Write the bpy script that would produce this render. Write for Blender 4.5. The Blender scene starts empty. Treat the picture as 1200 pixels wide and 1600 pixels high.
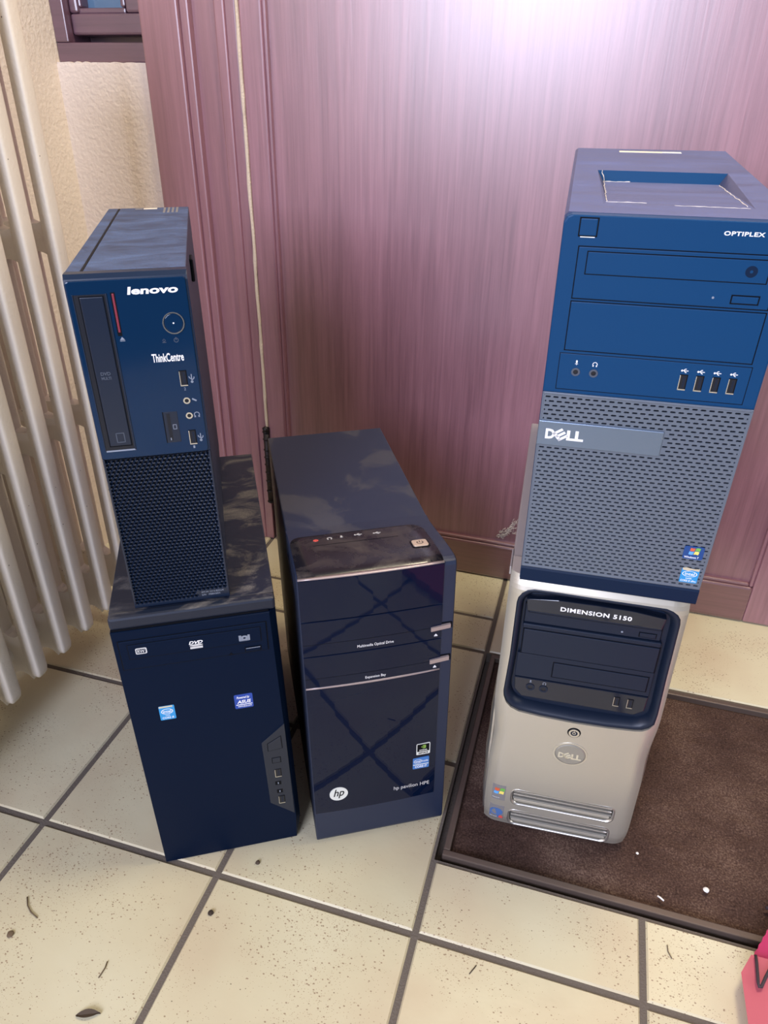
import bpy, bmesh, math, random
from mathutils import Matrix, Vector, noise
random.seed(7)
SC = bpy.context.scene
COL = SC.collection

# ------------------------------------------------------------------ camera
CAMZ = 0.8638
right = Vector((0.9590, 0.2832, 0.0149)); up = Vector((-0.1557, 0.4818, 0.8624)); fwd = Vector((-0.2370, 0.8293, -0.5061))
fwd.normalize(); right = (right - fwd * right.dot(fwd)).normalized(); up = right.cross(fwd)
cd = bpy.data.cameras.new('camera'); cam = bpy.data.objects.new('camera', cd); COL.objects.link(cam)
M = Matrix.Identity(4)
for i in range(3):
    M[i][0] = right[i]; M[i][1] = up[i]; M[i][2] = -fwd[i]
M[2][3] = CAMZ
cam.matrix_world = M
cd.sensor_fit = 'HORIZONTAL'; cd.sensor_width = 36.0; cd.lens = 1120.9 * 36.0 / 1200.0
cd.clip_start = 0.02
SC.camera = cam

# ------------------------------------------------------------------ light
def world():
    w = bpy.data.worlds.new('world'); SC.world = w; w.use_nodes = True
    bg = w.node_tree.nodes['Background']
    bg.inputs[0].default_value = (0.78, 0.84, 1.0, 1); bg.inputs[1].default_value = 0.15
world()
def area(name, loc, target, sx, sy, power, color):
    d = bpy.data.lights.new(name, 'AREA'); d.shape = 'RECTANGLE'; d.size = sx; d.size_y = sy; d.energy = power; d.color = color
    o = bpy.data.objects.new(name, d); COL.objects.link(o); o.location = loc
    o.rotation_euler = (Vector(target) - Vector(loc)).to_track_quat('-Z', 'Y').to_euler()
    return o
# daylight of a window on the right of the hall, an added bluish light behind the viewer for the door's hazy sheen, and the hall's ceiling lamp
area('window_daylight', (2.1, 0.05, 1.7), (-0.5, 0.75, 0.2), 1.1, 1.3, 15.0, (1.0, 0.95, 0.87))
area('added_sheen_light', (-0.65, -2.0, 1.72), (-0.4, 1.2, 0.9), 1.5, 1.4, 136.0, (0.74, 0.78, 1.0))
area('ceiling_lamp', (0.25, 0.85, 2.35), (0.15, 0.75, 0.0), 0.35, 0.35, 28.0, (1.0, 0.86, 0.62))
VS = SC.view_settings
VS.view_transform = 'Standard'; VS.look = 'None'; VS.gamma = 1.0; VS.use_curve_mapping = False; VS.exposure = 0.11

# ------------------------------------------------------------------ materials
MATS = {}
def mat(name, col, rough=0.5, metal=0.0, spec=0.5, coat=0.0, coat_rough=0.05, bump=None, emit=None):
    m = bpy.data.materials.new(name); m.use_nodes = True
    nt = m.node_tree; b = nt.nodes['Principled BSDF']
    b.inputs['Base Color'].default_value = (*col, 1); b.inputs['Roughness'].default_value = rough
    b.inputs['Metallic'].default_value = metal; b.inputs['Specular IOR Level'].default_value = spec
    b.inputs['Coat Weight'].default_value = coat; b.inputs['Coat Roughness'].default_value = coat_rough
    if bump:
        sc, st, dist = bump
        tc = nt.nodes.new('ShaderNodeTexCoord'); n = nt.nodes.new('ShaderNodeTexNoise'); n.inputs['Scale'].default_value = sc; n.inputs['Detail'].default_value = 3
        bp = nt.nodes.new('ShaderNodeBump'); bp.inputs['Strength'].default_value = st; bp.inputs['Distance'].default_value = dist
        nt.links.new(tc.outputs['Object'], n.inputs['Vector']); nt.links.new(n.outputs['Fac'], bp.inputs['Height']); nt.links.new(bp.outputs[0], b.inputs['Normal'])
    MATS[name] = m
    return m
def nodes(m):
    nt = m.node_tree
    return nt, nt.nodes['Principled BSDF'], nt.nodes.new, nt.links.new
def ramp(nt, stops, interp='LINEAR'):
    r = nt.nodes.new('ShaderNodeValToRGB'); r.color_ramp.interpolation = interp
    e = r.color_ramp.elements
    while len(e) < len(stops): e.new(0.5)
    for k, (p, c) in enumerate(stops):
        e[k].position = p; e[k].color = (*c, 1) if len(c) == 3 else c
    return r
def dusty(name, col, rough, dust_or_haze=(0.30, 0.28, 0.27), lo=0.5, hi=0.68, amt=0.6, scale=(14, 9, 9), spec=0.5, coat=0.0):
    """dark plastic or sheet steel whose up-facing faces are dusty and wiped grey, or painted with blue haze"""
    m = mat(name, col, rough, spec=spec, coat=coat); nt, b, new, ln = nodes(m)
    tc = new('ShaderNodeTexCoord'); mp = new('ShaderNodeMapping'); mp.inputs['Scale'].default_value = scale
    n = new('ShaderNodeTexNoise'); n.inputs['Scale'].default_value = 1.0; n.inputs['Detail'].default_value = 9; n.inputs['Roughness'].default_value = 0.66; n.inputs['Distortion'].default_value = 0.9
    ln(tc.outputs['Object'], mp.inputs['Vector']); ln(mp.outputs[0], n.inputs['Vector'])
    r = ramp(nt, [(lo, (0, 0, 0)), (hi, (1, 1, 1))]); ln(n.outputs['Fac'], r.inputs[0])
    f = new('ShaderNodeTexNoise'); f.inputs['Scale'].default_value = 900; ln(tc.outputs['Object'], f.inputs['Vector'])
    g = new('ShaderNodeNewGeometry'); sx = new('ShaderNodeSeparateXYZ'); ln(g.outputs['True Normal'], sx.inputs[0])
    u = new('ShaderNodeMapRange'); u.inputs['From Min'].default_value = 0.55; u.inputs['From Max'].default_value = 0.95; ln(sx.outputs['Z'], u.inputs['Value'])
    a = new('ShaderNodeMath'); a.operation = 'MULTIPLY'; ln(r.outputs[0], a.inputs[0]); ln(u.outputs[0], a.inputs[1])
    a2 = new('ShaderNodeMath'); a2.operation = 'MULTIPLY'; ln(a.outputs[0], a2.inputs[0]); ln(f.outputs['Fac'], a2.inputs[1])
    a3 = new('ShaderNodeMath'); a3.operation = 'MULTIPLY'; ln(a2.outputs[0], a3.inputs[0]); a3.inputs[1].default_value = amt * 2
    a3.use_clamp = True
    mx = new('ShaderNodeMix'); mx.data_type = 'RGBA'; mx.inputs['A'].default_value = (*col, 1); mx.inputs['B'].default_value = (*dust_or_haze, 1)
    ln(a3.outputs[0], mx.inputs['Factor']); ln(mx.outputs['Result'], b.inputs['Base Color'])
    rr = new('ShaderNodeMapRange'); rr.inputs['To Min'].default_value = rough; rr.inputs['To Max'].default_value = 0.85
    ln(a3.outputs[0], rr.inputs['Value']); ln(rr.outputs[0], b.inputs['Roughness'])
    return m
def wood(name, c1, c2, rough=0.38, axis='Z'):
    m = mat(name, c1, rough, spec=0.5, coat=1.0, coat_rough=0.34); m.node_tree.nodes['Principled BSDF'].inputs['Coat IOR'].default_value = 1.85; nt, b, new, ln = nodes(m)
    tc = new('ShaderNodeTexCoord'); mp = new('ShaderNodeMapping')
    mp.inputs['Scale'].default_value = {'Z': (150, 150, 5), 'X': (5, 150, 150)}[axis]
    n = new('ShaderNodeTexNoise'); n.inputs['Scale'].default_value = 1.0; n.inputs['Detail'].default_value = 6; n.inputs['Roughness'].default_value = 0.6; n.inputs['Distortion'].default_value = 0.3
    ln(tc.outputs['Object'], mp.inputs['Vector']); ln(mp.outputs[0], n.inputs['Vector'])
    mp2 = new('ShaderNodeMapping'); mp2.inputs['Scale'].default_value = {'Z': (9, 9, 1.2), 'X': (1.2, 9, 9)}[axis]
    n2 = new('ShaderNodeTexNoise'); n2.inputs['Scale'].default_value = 1.0; n2.inputs['Detail'].default_value = 4
    ln(tc.outputs['Object'], mp2.inputs['Vector']); ln(mp2.outputs[0], n2.inputs['Vector'])
    ad = new('ShaderNodeMix'); ad.inputs['Factor'].default_value = 0.42; ln(n.outputs['Fac'], ad.inputs['A']); ln(n2.outputs['Fac'], ad.inputs['B'])
    r = ramp(nt, [(0.36, c2), (0.62, c1)]); ln(ad.outputs[0], r.inputs[0]); ln(r.outputs[0], b.inputs['Base Color'])
    bp = new('ShaderNodeBump'); bp.inputs['Strength'].default_value = 0.22; bp.inputs['Distance'].default_value = 0.002
    ln(n.outputs['Fac'], bp.inputs['Height']); ln(bp.outputs[0], b.inputs['Normal'])
    return m
wood('door_wood', (0.310, 0.140, 0.176), (0.185, 0.077, 0.102), 0.36)
wood('rail_wood', (0.190, 0.076, 0.088), (0.120, 0.045, 0.054), 0.40, 'X')
wood('frame_wood', (0.290, 0.124, 0.152), (0.200, 0.080, 0.100), 0.45)
wood('window_wood', (0.135, 0.060, 0.095), (0.090, 0.040, 0.066), 0.45, 'X')
mat('pale_strip', (0.62, 0.52, 0.42), 0.8, bump=(300, 0.6, 0.002))
mat('iron', (0.018, 0.014, 0.016), 0.45, metal=0.5, bump=(260, 0.5, 0.002))
mat('glass_pane', (0.10, 0.19, 0.30), 0.08, spec=0.8)  # opaque; the daylight behind the glass is put into this blue
# painted iron
m = mat('radiator_paint', (0.76, 0.70, 0.61), 0.5, bump=(240, 0.35, 0.0012)); nt, b, new, ln = nodes(m)
tc = new('ShaderNodeTexCoord'); v = new('ShaderNodeTexVoronoi'); v.inputs['Scale'].default_value = 55; ln(tc.outputs['Object'], v.inputs['Vector'])
r = ramp(nt, [(0.035, (0.12, 0.09, 0.075)), (0.065, (0.76, 0.70, 0.61))]); ln(v.outputs['Distance'], r.inputs[0]); ln(r.outputs[0], b.inputs['Base Color'])
# wall plaster
m = mat('plaster', (0.68, 0.56, 0.45), 0.9, spec=0.2); nt, b, new, ln = nodes(m)
tc = new('ShaderNodeTexCoord'); n = new('ShaderNodeTexNoise'); n.inputs['Scale'].default_value = 150; n.inputs['Detail'].default_value = 5; ln(tc.outputs['Object'], n.inputs['Vector'])
n2 = new('ShaderNodeTexNoise'); n2.inputs['Scale'].default_value = 6; ln(tc.outputs['Object'], n2.inputs['Vector'])
r = ramp(nt, [(0.3, (0.77, 0.67, 0.585)), (0.7, (0.83, 0.73, 0.635))]); ln(n2.outputs['Fac'], r.inputs[0]); ln(r.outputs[0], b.inputs['Base Color'])
bp = new('ShaderNodeBump'); bp.inputs['Strength'].default_value = 0.55; bp.inputs['Distance'].default_value = 0.004; ln(n.outputs['Fac'], bp.inputs['Height']); ln(bp.outputs[0], b.inputs['Normal'])
# floor tile: cream glaze with drifts of small brown pits, a different drift on every tile
m = mat('floor_tile', (0.6, 0.5, 0.38), 0.34, spec=0.45); nt, b, new, ln = nodes(m)
tc = new('ShaderNodeTexCoord')
n1 = new('ShaderNodeTexNoise'); n1.inputs['Scale'].default_value = 5.5; n1.inputs['Detail'].default_value = 3; ln(tc.outputs['Object'], n1.inputs['Vector'])
base = ramp(nt, [(0.33, (0.52, 0.44, 0.305)), (0.52, (0.565, 0.515, 0.36)), (0.72, (0.60, 0.565, 0.41))]); ln(n1.outputs['Fac'], base.inputs[0])
att = new('ShaderNodeAttribute'); att.attribute_name = 'tile_tone'
hs = new('ShaderNodeMix'); hs.data_type = 'RGBA'; hs.blend_type = 'MULTIPLY'; hs.inputs['Factor'].default_value = 1.0
ln(base.outputs[0], hs.inputs['A']); ln(att.outputs['Color'], hs.inputs['B'])
cur = hs.outputs['Result']
nc = new('ShaderNodeTexNoise'); nc.inputs['Scale'].default_value = 8; nc.inputs['Detail'].default_value = 2; ln(tc.outputs['Object'], nc.inputs['Vector'])
for sc, thr, lo, hi, col in ((190, 0.26, 0.44, 0.60, (0.20, 0.12, 0.075)), (400, 0.24, 0.40, 0.60, (0.27, 0.18, 0.115)), (80, 0.085, 0.40, 0.55, (0.07, 0.04, 0.025))):
    v = new('ShaderNodeTexVoronoi'); v.inputs['Scale'].default_value = sc
    mp = new('ShaderNodeMapping'); mp.inputs['Scale'].default_value = (1, 1.5, 1); mp.inputs['Rotation'].default_value = (0, 0, 0.5); mp.inputs['Location'].default_value = (sc * .01, .3, 0)
    ln(tc.outputs['Object'], mp.inputs['Vector']); ln(mp.outputs[0], v.inputs['Vector'])
    lt = new('ShaderNodeMapRange'); lt.inputs['From Min'].default_value = thr; lt.inputs['From Max'].default_value = thr * 0.7; ln(v.outputs['Distance'], lt.inputs['Value'])
    sp = new('ShaderNodeSeparateColor'); ln(v.outputs['Color'], sp.inputs[0])
    cl = new('ShaderNodeMapRange'); cl.inputs['From Min'].default_value = lo; cl.inputs['From Max'].default_value = hi; cl.inputs['To Max'].default_value = 0.8; ln(nc.outputs['Fac'], cl.inputs['Value'])
    gt = new('ShaderNodeMath'); gt.operation = 'LESS_THAN'; ln(sp.outputs['Red'], gt.inputs[0]); ln(cl.outputs[0], gt.inputs[1])
    mu = new('ShaderNodeMath'); mu.operation = 'MULTIPLY'; ln(lt.outputs[0], mu.inputs[0]); ln(gt.outputs[0], mu.inputs[1])
    mu2 = new('ShaderNodeMath'); mu2.operation = 'MULTIPLY'; ln(mu.outputs[0], mu2.inputs[0]); mu2.inputs[1].default_value = 0.8
    mx = new('ShaderNodeMix'); mx.data_type = 'RGBA'; mx.inputs['B'].default_value = (*col, 1); ln(cur, mx.inputs['A']); ln(mu2.outputs[0], mx.inputs['Factor'])
    cur = mx.outputs['Result']
ln(cur, b.inputs['Base Color'])
nb = new('ShaderNodeTexNoise'); nb.inputs['Scale'].default_value = 60; ln(tc.outputs['Object'], nb.inputs['Vector'])
bp = new('ShaderNodeBump'); bp.inputs['Strength'].default_value = 0.12; bp.inputs['Distance'].default_value = 0.003; ln(nb.outputs['Fac'], bp.inputs['Height']); ln(bp.outputs[0], b.inputs['Normal'])
mat('grout', (0.115, 0.095, 0.08), 0.9, bump=(400, 0.6, 0.002))
m = mat('coir', (0.09, 0.045, 0.032), 0.95, spec=0.1); nt, b, new, ln = nodes(m)
tc = new('ShaderNodeTexCoord'); n = new('ShaderNodeTexNoise'); n.inputs['Scale'].default_value = 9; n.inputs['Detail'].default_value = 4; ln(tc.outputs['Object'], n.inputs['Vector'])
f = new('ShaderNodeTexNoise'); f.inputs['Scale'].default_value = 420; f.inputs['Detail'].default_value = 4; ln(tc.outputs['Object'], f.inputs['Vector'])
mi = new('ShaderNodeMix'); mi.inputs['Factor'].default_value = 0.55; ln(n.outputs['Fac'], mi.inputs['A']); ln(f.outputs['Fac'], mi.inputs['B'])
r = ramp(nt, [(0.34, (0.030, 0.017, 0.015)), (0.52, (0.078, 0.046, 0.036)), (0.70, (0.19, 0.128, 0.098))]); ln(mi.outputs[0], r.inputs[0]); ln(r.outputs[0], b.inputs['Base Color'])
mat('mat_rail', (0.115, 0.085, 0.070), 0.45, metal=0.35)
# towers
dusty('len_case', (0.016, 0.024, 0.055), 0.5, dust_or_haze=(0.11, 0.18, 0.36), lo=0.28, hi=0.85, amt=0.85, scale=(14, 24, 9))  # dusty film tinted blue: veiling haze painted into the top's colour
mat('len_bezel', (0.006, 0.016, 0.040), 0.35, spec=.4)
mat('len_gloss', (0.002, 0.019, 0.056), 0.10, spec=0.3)
mat('len_grille', (0.002, 0.009, 0.027), 0.28, spec=0.6)
dusty('asu_case', (0.004, 0.009, 0.024), 0.48, dust_or_haze=(0.17, 0.155, 0.145), lo=0.50, hi=0.64, amt=0.6, scale=(14, 24, 9))
mat('asu_front', (0.0008, 0.0060, 0.0215), 0.5, spec=0.09)
mat('asu_panel', (0.018, 0.022, 0.032), 0.5, spec=.3)
dusty('hp_case', (0.009, 0.017, 0.044), 0.5, dust_or_haze=(0.085, 0.078, 0.085), lo=0.53, hi=0.60, amt=0.36, scale=(8, 8, 9))
mat('hp_side', (0.005, 0.008, 0.018), 0.5, spec=.3)
mat('hp_frame', (0.018, 0.022, 0.036), 0.5, spec=.35)
dusty('hp_console', (0.008, 0.008, 0.012), 0.24, dust_or_haze=(0.11, 0.09, 0.082), lo=0.46, hi=0.66, amt=0.42, scale=(20, 20, 9), spec=0.4)
mat('hp_gloss', (0.002, 0.006, 0.022), 0.02, spec=0.26)
dusty('opt_case', (0.045, 0.052, 0.110), 0.42, dust_or_haze=(0.12, 0.16, 0.38), lo=0.18, hi=0.85, amt=0.8, scale=(6, 22, 9))  # bluish haze is painted into the dusty top here too
mat('opt_front', (0.0015, 0.042, 0.126), 0.42, spec=.22)
mat('opt_foot', (0.002, 0.012, 0.038), 0.45, spec=.18)
mat('opt_grille', (0.122, 0.148, 0.190), 0.45, metal=0.25)
mat('opt_plate', (0.165, 0.215, 0.29), 0.35, metal=0.6)
mat('silver', (0.52, 0.485, 0.405), 0.36, metal=0.55, bump=(1500, 0.04, 0.0005))
mat('silver_bright', (0.72, 0.70, 0.66), 0.30, metal=0.9)
mat('silver_slat', (0.36, 0.35, 0.32), 0.35, metal=0.6)
mat('steel', (0.40, 0.365, 0.34), 0.5, metal=0.3)
mat('dim_black', (0.007, 0.013, 0.029), 0.4, spec=.3)
mat('dim_gloss', (0.006, 0.010, 0.022), 0.08, spec=0.6)
mat('black', (0.002, 0.003, 0.006), 0.5, spec=.12)
mat('port_dark', (0.003, 0.005, 0.012), 0.35)
mat('chrome', (0.72, 0.72, 0.74), 0.15, metal=1.0)
mat('white_print_glint', (0.82, 0.82, 0.83), 0.5)
mat('grey_print', (0.22, 0.25, 0.31), 0.5)
mat('faint_print', (0.060, 0.075, 0.105), 0.5)
mat('dvd_print', (0.55, 0.55, 0.55), 0.5)
mat('red_strip', (0.20, 0.020, 0.040), 0.4)
mat('red_print', (0.75, 0.10, 0.08), 0.5)
mat('beige_key', (0.56, 0.44, 0.34), 0.35, metal=0.3)
mat('rose_metal', (0.40, 0.33, 0.33), 0.35, metal=0.5)
mat('sky_blue', (0.020, 0.27, 0.60), 0.35)
mat('royal_blue', (0.012, 0.055, 0.32), 0.35)
mat('mid_blue', (0.045, 0.17, 0.46), 0.35)
mat('deep_blue', (0.006, 0.055, 0.22), 0.35)
mat('old_blue', (0.07, 0.15, 0.36), 0.5)
mat('pale', (0.66, 0.68, 0.64), 0.45)
mat('foil', (0.70, 0.66, 0.52), 0.3, metal=0.5)
mat('flag_red', (0.62, 0.12, 0.05), 0.4)
mat('flag_green', (0.16, 0.42, 0.08), 0.4)
mat('flag_blue', (0.12, 0.38, 0.75), 0.4)
mat('flag_yellow', (0.85, 0.70, 0.16), 0.4)
mat('eye_green', (0.20, 0.36, 0.06), 0.4)
mat('dull_label', (0.20, 0.19, 0.19), 0.5)
mat('paper_label', (0.74, 0.66, 0.52), 0.6)
mat('bag_paper', (0.46, 0.090, 0.125), 0.55)
mat('bag_inner', (0.40, 0.012, 0.095), 0.6)
mat('bag_print', (0.85, 0.8, 0.8), 0.5)
mat('cord', (0.040, 0.026, 0.034), 0.8, bump=(500, 0.6, 0.001))
mat('leaf', (0.055, 0.036, 0.022), 0.8)
mat('twig', (0.115, 0.078, 0.045), 0.8)
mat('crumb', (0.035, 0.022, 0.016), 0.9)
mat('pebble', (0.80, 0.78, 0.76), 0.6)
mat('lint', (0.62, 0.57, 0.54), 0.95)

# ------------------------------------------------------------------ mesh helpers (object space, millimetres unless s=1)
class MB:
    def __init__(s, scale=0.001): s.bm = bmesh.new(); s.k = scale; s.cur = 0; s.names = []
    def use(s, name):
        if name not in s.names: s.names.append(name)
        s.cur = s.names.index(name); return s
    def face(s, vs, smooth=False):
        try:
            f = s.bm.faces.new(vs); f.material_index = s.cur; f.smooth = smooth; return f
        except ValueError: return None
    def v(s, x, y, z): return s.bm.verts.new((x * s.k, y * s.k, z * s.k))
    def loft(s, rings, cap=True, smooth=False, closed=True):
        R = [[s.v(*p) for p in r] for r in rings]
        n = len(R[0])
        for a, b in zip(R, R[1:]):
            for i in range(n if closed else n - 1):
                s.face([a[i], a[(i + 1) % n], b[(i + 1) % n], b[i]], smooth)
        if cap:
            s.face(list(reversed(R[0]))); s.face(R[-1])
        return s
    def box(s, x0, x1, y0, y1, z0, z1, bev=0.0):
        if bev <= 0:
            r = lambda y: [(x0, y, z0), (x1, y, z0), (x1, y, z1), (x0, y, z1)]
            return s.loft([r(y0), r(y1)])
        b = min(bev, (x1 - x0) / 2.01, (z1 - z0) / 2.01, (y1 - y0) / 2.01); c = b * 0.29
        def r(y, i):
            X0, X1, Z0, Z1 = x0 + i, x1 - i, z0 + i, z1 - i
            q = b - i
            if q < 1e-6: q = b * 0.02
            return [(X0 + q, y, Z0), (X1 - q, y, Z0), (X1 - q * .29, y, Z0 + q * .29), (X1, y, Z0 + q), (X1, y, Z1 - q), (X1 - q * .29, y, Z1 - q * .29), (X1 - q, y, Z1), (X0 + q, y, Z1), (X0 + q * .29, y, Z1 - q * .29), (X0, y, Z1 - q), (X0, y, Z0 + q), (X0 + q * .29, y, Z0 + q * .29)]
        return s.loft([r(y0, b), r(y0 + c, c), r(y0 + b, 0), r(y1 - b, 0), r(y1 - c, c), r(y1, b)])
    def prism(s, poly, y0, y1, bev=0.0):
        """poly: (x, z) counter-clockwise seen from the front (-y)"""
        if bev <= 0: return s.loft([[(x, y0, z) for x, z in poly], [(x, y1, z) for x, z in poly]])
        cx = sum(p[0] for p in poly) / len(poly); cz = sum(p[1] for p in poly) / len(poly)
        w = max(p[0] for p in poly) - min(p[0] for p in poly); h = max(p[1] for p in poly) - min(p[1] for p in poly)
        sx, sz = 1 - 2 * bev / w, 1 - 2 * bev / h
        ins = [(cx + (x - cx) * sx, cz + (z - cz) * sz) for x, z in poly]
        mid = [(cx + (x - cx) * (1 - .58 * bev / w), cz + (z - cz) * (1 - .58 * bev / h)) for x, z in poly]
        return s.loft([[(x, y0, z) for x, z in ins], [(x, y0 + bev * .29, z) for x, z in mid], [(x, y0 + bev, z) for x, z in poly], [(x, y1, z) for x, z in poly]])
    def side(s, prof, x0, x1):
        """prof: (y, z) outline extruded along x"""
        return s.loft([[(x0, y, z) for y, z in prof], [(x1, y, z) for y, z in prof]])
    def tube(s, pts, r, n=8, cap=True):
        P = [Vector(p) for p in pts]; rings = []
        for i, p in enumerate(P):
            t = (P[min(i + 1, len(P) - 1)] - P[max(i - 1, 0)]).normalized()
            a = t.orthogonal().normalized() if i == 0 else (a - t * a.dot(t)).normalized()
            bb = t.cross(a); rr = r[i] if isinstance(r, (list, tuple)) else r
            rings.append([tuple(p + (a * math.cos(q) + bb * math.sin(q)) * rr) for q in [2 * math.pi * k / n for k in range(n)]])
        return s.loft(rings, cap, True)
    def ring(s, cx, cz, ri, ro, y0, y1, n=28, ax=1.0):
        """annulus standing on the front: y0 nearest the viewer"""
        f = lambda r, y: [(cx + r * math.cos(2 * math.pi * k / n), y, cz + r * ax * math.sin(2 * math.pi * k / n)) for k in range(n)]
        R = [[s.v(*p) for p in f(r, y)] for r, y in ((ri, y1), (ri, y0), (ro, y0), (ro, y1))]
        for a, b in zip(R, R[1:]):
            for i in range(n): s.face([a[i], b[i], b[(i + 1) % n], a[(i + 1) % n]], False)
        return s
    def disc(s, cx, cz, r, y0, y1, n=28, ax=1.0, bev=0.0):
        return s.prism([(cx + r * math.cos(2 * math.pi * k / n), cz + r * ax * math.sin(2 * math.pi * k / n)) for k in range(n)], y0, y1, bev)
    def bar(s, x0, z0, x1, z1, w, y0, y1):
        d = Vector((x1 - x0, z1 - z0)); n = Vector((-d.y, d.x)).normalized() * w / 2
        return s.prism([(x0 - n.x, z0 - n.y), (x1 - n.x, z1 - n.y), (x1 + n.x, z1 + n.y), (x0 + n.x, z0 + n.y)], y0, y1)
    def build(s, name, m=None, parent=None, fix=True):
        if not s.names: s.use(m)
        if fix: bmesh.ops.recalc_face_normals(s.bm, faces=s.bm.faces)
        me = bpy.data.meshes.new(name); s.bm.to_mesh(me); s.bm.free()
        for q in s.names: me.materials.append(MATS[q])
        o = bpy.data.objects.new(name, me); COL.objects.link(o)
        if parent: o.parent = parent
        return o
def rrect(x0, x1, z0, z1, r, n=6):
    p = []
    for cx, cz, a in ((x1 - r, z0 + r, -90), (x1 - r, z1 - r, 0), (x0 + r, z1 - r, 90), (x0 + r, z0 + r, 180)):
        for k in range(n + 1):
            t = math.radians(a + 90 * k / n); p.append((cx + r * math.cos(t), cz + r * math.sin(t)))
    return p
def tag(o, label=None, cat=None, group=None, kind=None):
    for k, v in (('label', label), ('category', cat), ('group', group), ('kind', kind)):
        if v: o[k] = v
    return o
def thing(name, label, cat, loc=(0, 0, 0), yaw=0.0, tilt=0.0, lean=0.0, group=None):
    o = bpy.data.objects.new(name, None); COL.objects.link(o); o.empty_display_size = 0.05
    o.matrix_world = Matrix.Translation(loc) @ Matrix.Rotation(yaw, 4, 'Z') @ Matrix.Rotation(tilt, 4, 'X') @ Matrix.Rotation(lean, 4, 'Y')
    return tag(o, label, cat, group)
def copy_part(o, parent, loc=None):
    c = o.copy(); COL.objects.link(c); c.parent = parent
    if loc: c.location = loc
    for ch in list(o.children): copy_part(ch, c)
    return c
def text(s, x0, x1, z0, z1, y, m, parent, name='lettering', shear=0.0, off=0.0, dep=0.12, space=1.0, label=None):
    """raised lettering fitted into a box on a front face (mm)"""
    cu = bpy.data.curves.new('lettering', 'FONT'); cu.body = s; cu.shear = shear; cu.offset = off; cu.extrude = 0.01; cu.space_character = space; cu.resolution_u = 3
    t = bpy.data.objects.new('lettering', cu); COL.objects.link(t)
    bpy.context.view_layer.update()
    me = bpy.data.meshes.new_from_object(t.evaluated_get(bpy.context.evaluated_depsgraph_get()))
    bpy.data.objects.remove(t); bpy.data.curves.remove(cu)
    xs = [v.co.x for v in me.vertices]; ys = [v.co.y for v in me.vertices]
    ax, bx, ay, by = min(xs), max(xs), min(ys), max(ys)
    for v in me.vertices:
        X = x0 + (v.co.x - ax) / (bx - ax) * (x1 - x0); Z = z0 + (v.co.y - ay) / (by - ay) * (z1 - z0)
        Y = y - dep * (v.co.z + 0.01) / 0.02
        v.co = (X * .001, Y * .001, Z * .001)
    me.materials.clear(); me.materials.append(MATS[m]); me.name = name
    o = bpy.data.objects.new(name, me); COL.objects.link(o); o.parent = parent
    if label: o['label'] = label
    return o
def panel(mb, m, x0, x1, z0, z1, y=-0.8, bev=0.5, gap=0.7, depth=3.0):
    """a plate standing a little proud of the front inside a dark joint"""
    mb.use('black').box(x0 - gap, x1 + gap, -0.08, depth, z0 - gap, z1 + gap)
    mb.use(m).box(x0, x1, y, depth, z0, z1, bev)
def usb(parent, x, z, w, h, y=0.0, vertical=True):
    mb = MB()
    mb.use('port_dark').box(x - w / 2, x + w / 2, y - 0.15, y + 1, z - h / 2, z + h / 2)
    t = 0.7
    mb.use('chrome')
    mb.box(x - w / 2 - t, x - w / 2, y - 0.5, y + 1, z - h / 2 - t, z + h / 2, .1); mb.box(x - w / 2 - t, x + w / 2 + t, y - 0.5, y + 1, z - h / 2 - t * 1.6, z - h / 2, .1)
    mb.use('black')
    mb.box(x + w / 2, x + w / 2 + t, y - 0.4, y + 1, z - h / 2, z + h / 2 + t, .1); mb.box(x - w / 2 - t, x + w / 2 + t, y - 0.4, y + 1, z + h / 2, z + h / 2 + t, .1)
    p = mb.build('usb_port', parent=parent)
    MB().box(x - w * .05, x + w * .3, y - 0.3, y + .5, z - h * .38, z + h * .4).build('contact_tongue', 'dim_black', p)
    return p
def jack(parent, x, z, r, rim='chrome', y=0.0):
    mb = MB(); mb.use(rim).ring(x, z, r * .58, r, y - 0.7, y + .5, 20); mb.use('port_dark').disc(x, z, r * .62, y - 0.12, y + 1, 16)
    return mb.build('audio_jack', parent=parent)
def usb_icon(parent, x, z, h, m='white_print_glint', y=0.0, horizontal=False):
    mb = MB(); mb.use(m); u = h / 10.0
    T = (lambda a, c: (x + c * u, z + a * u)) if horizontal else (lambda a, c: (x + a * u, z + c * u))
    def bar(a, c, a2, c2): mb.bar(*T(a, c), *T(a2, c2), u * 1.0, y - .1, y + .2)
    bar(0, -4, 0, 4.5); bar(0, -1.5, -2.6, .8); bar(-2.6, .8, -2.6, 2.2); bar(0, -2.5, 2.6, -.2); bar(2.6, -.2, 2.6, 1.4)
    p = T(0, -4.2); mb.disc(p[0], p[1], u * 1.5, y - .1, y + .2, 10)
    return mb.build('port_symbol', parent=parent)
def phones_icon(parent, x, z, r, m='white_print_glint', y=0.0):
    mb = MB(); mb.use(m); P = [(x + r * math.cos(a), z + r * math.sin(a)) for a in [math.radians(-40 + 260 * k / 12) for k in range(13)]]
    for a, b in zip(P, P[1:]): mb.bar(*a, *b, r * .3, y - .1, y + .2)
    for q in (P[0], P[-1]): mb.box(q[0] - r * .28, q[0] + r * .28, y - .1, y + .2, q[1] - r * .45, q[1] + r * .35)
    return mb.build('port_symbol', parent=parent)
def mic_icon(parent, x, z, h, m='white_print_glint', y=0.0):
    mb = MB(); mb.use(m); mb.prism(rrect(x - h * .17, x + h * .17, z - h * .1, z + h * .5, h * .15, 3), y - .1, y + .2); mb.box(x - h * .3, x + h * .3, y - .1, y + .2, z - h * .3, z - h * .2); mb.box(x - h * .05, x + h * .05, y - .1, y + .2, z - h * .5, z - h * .2)
    return mb.build('port_symbol', parent=parent)
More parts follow.
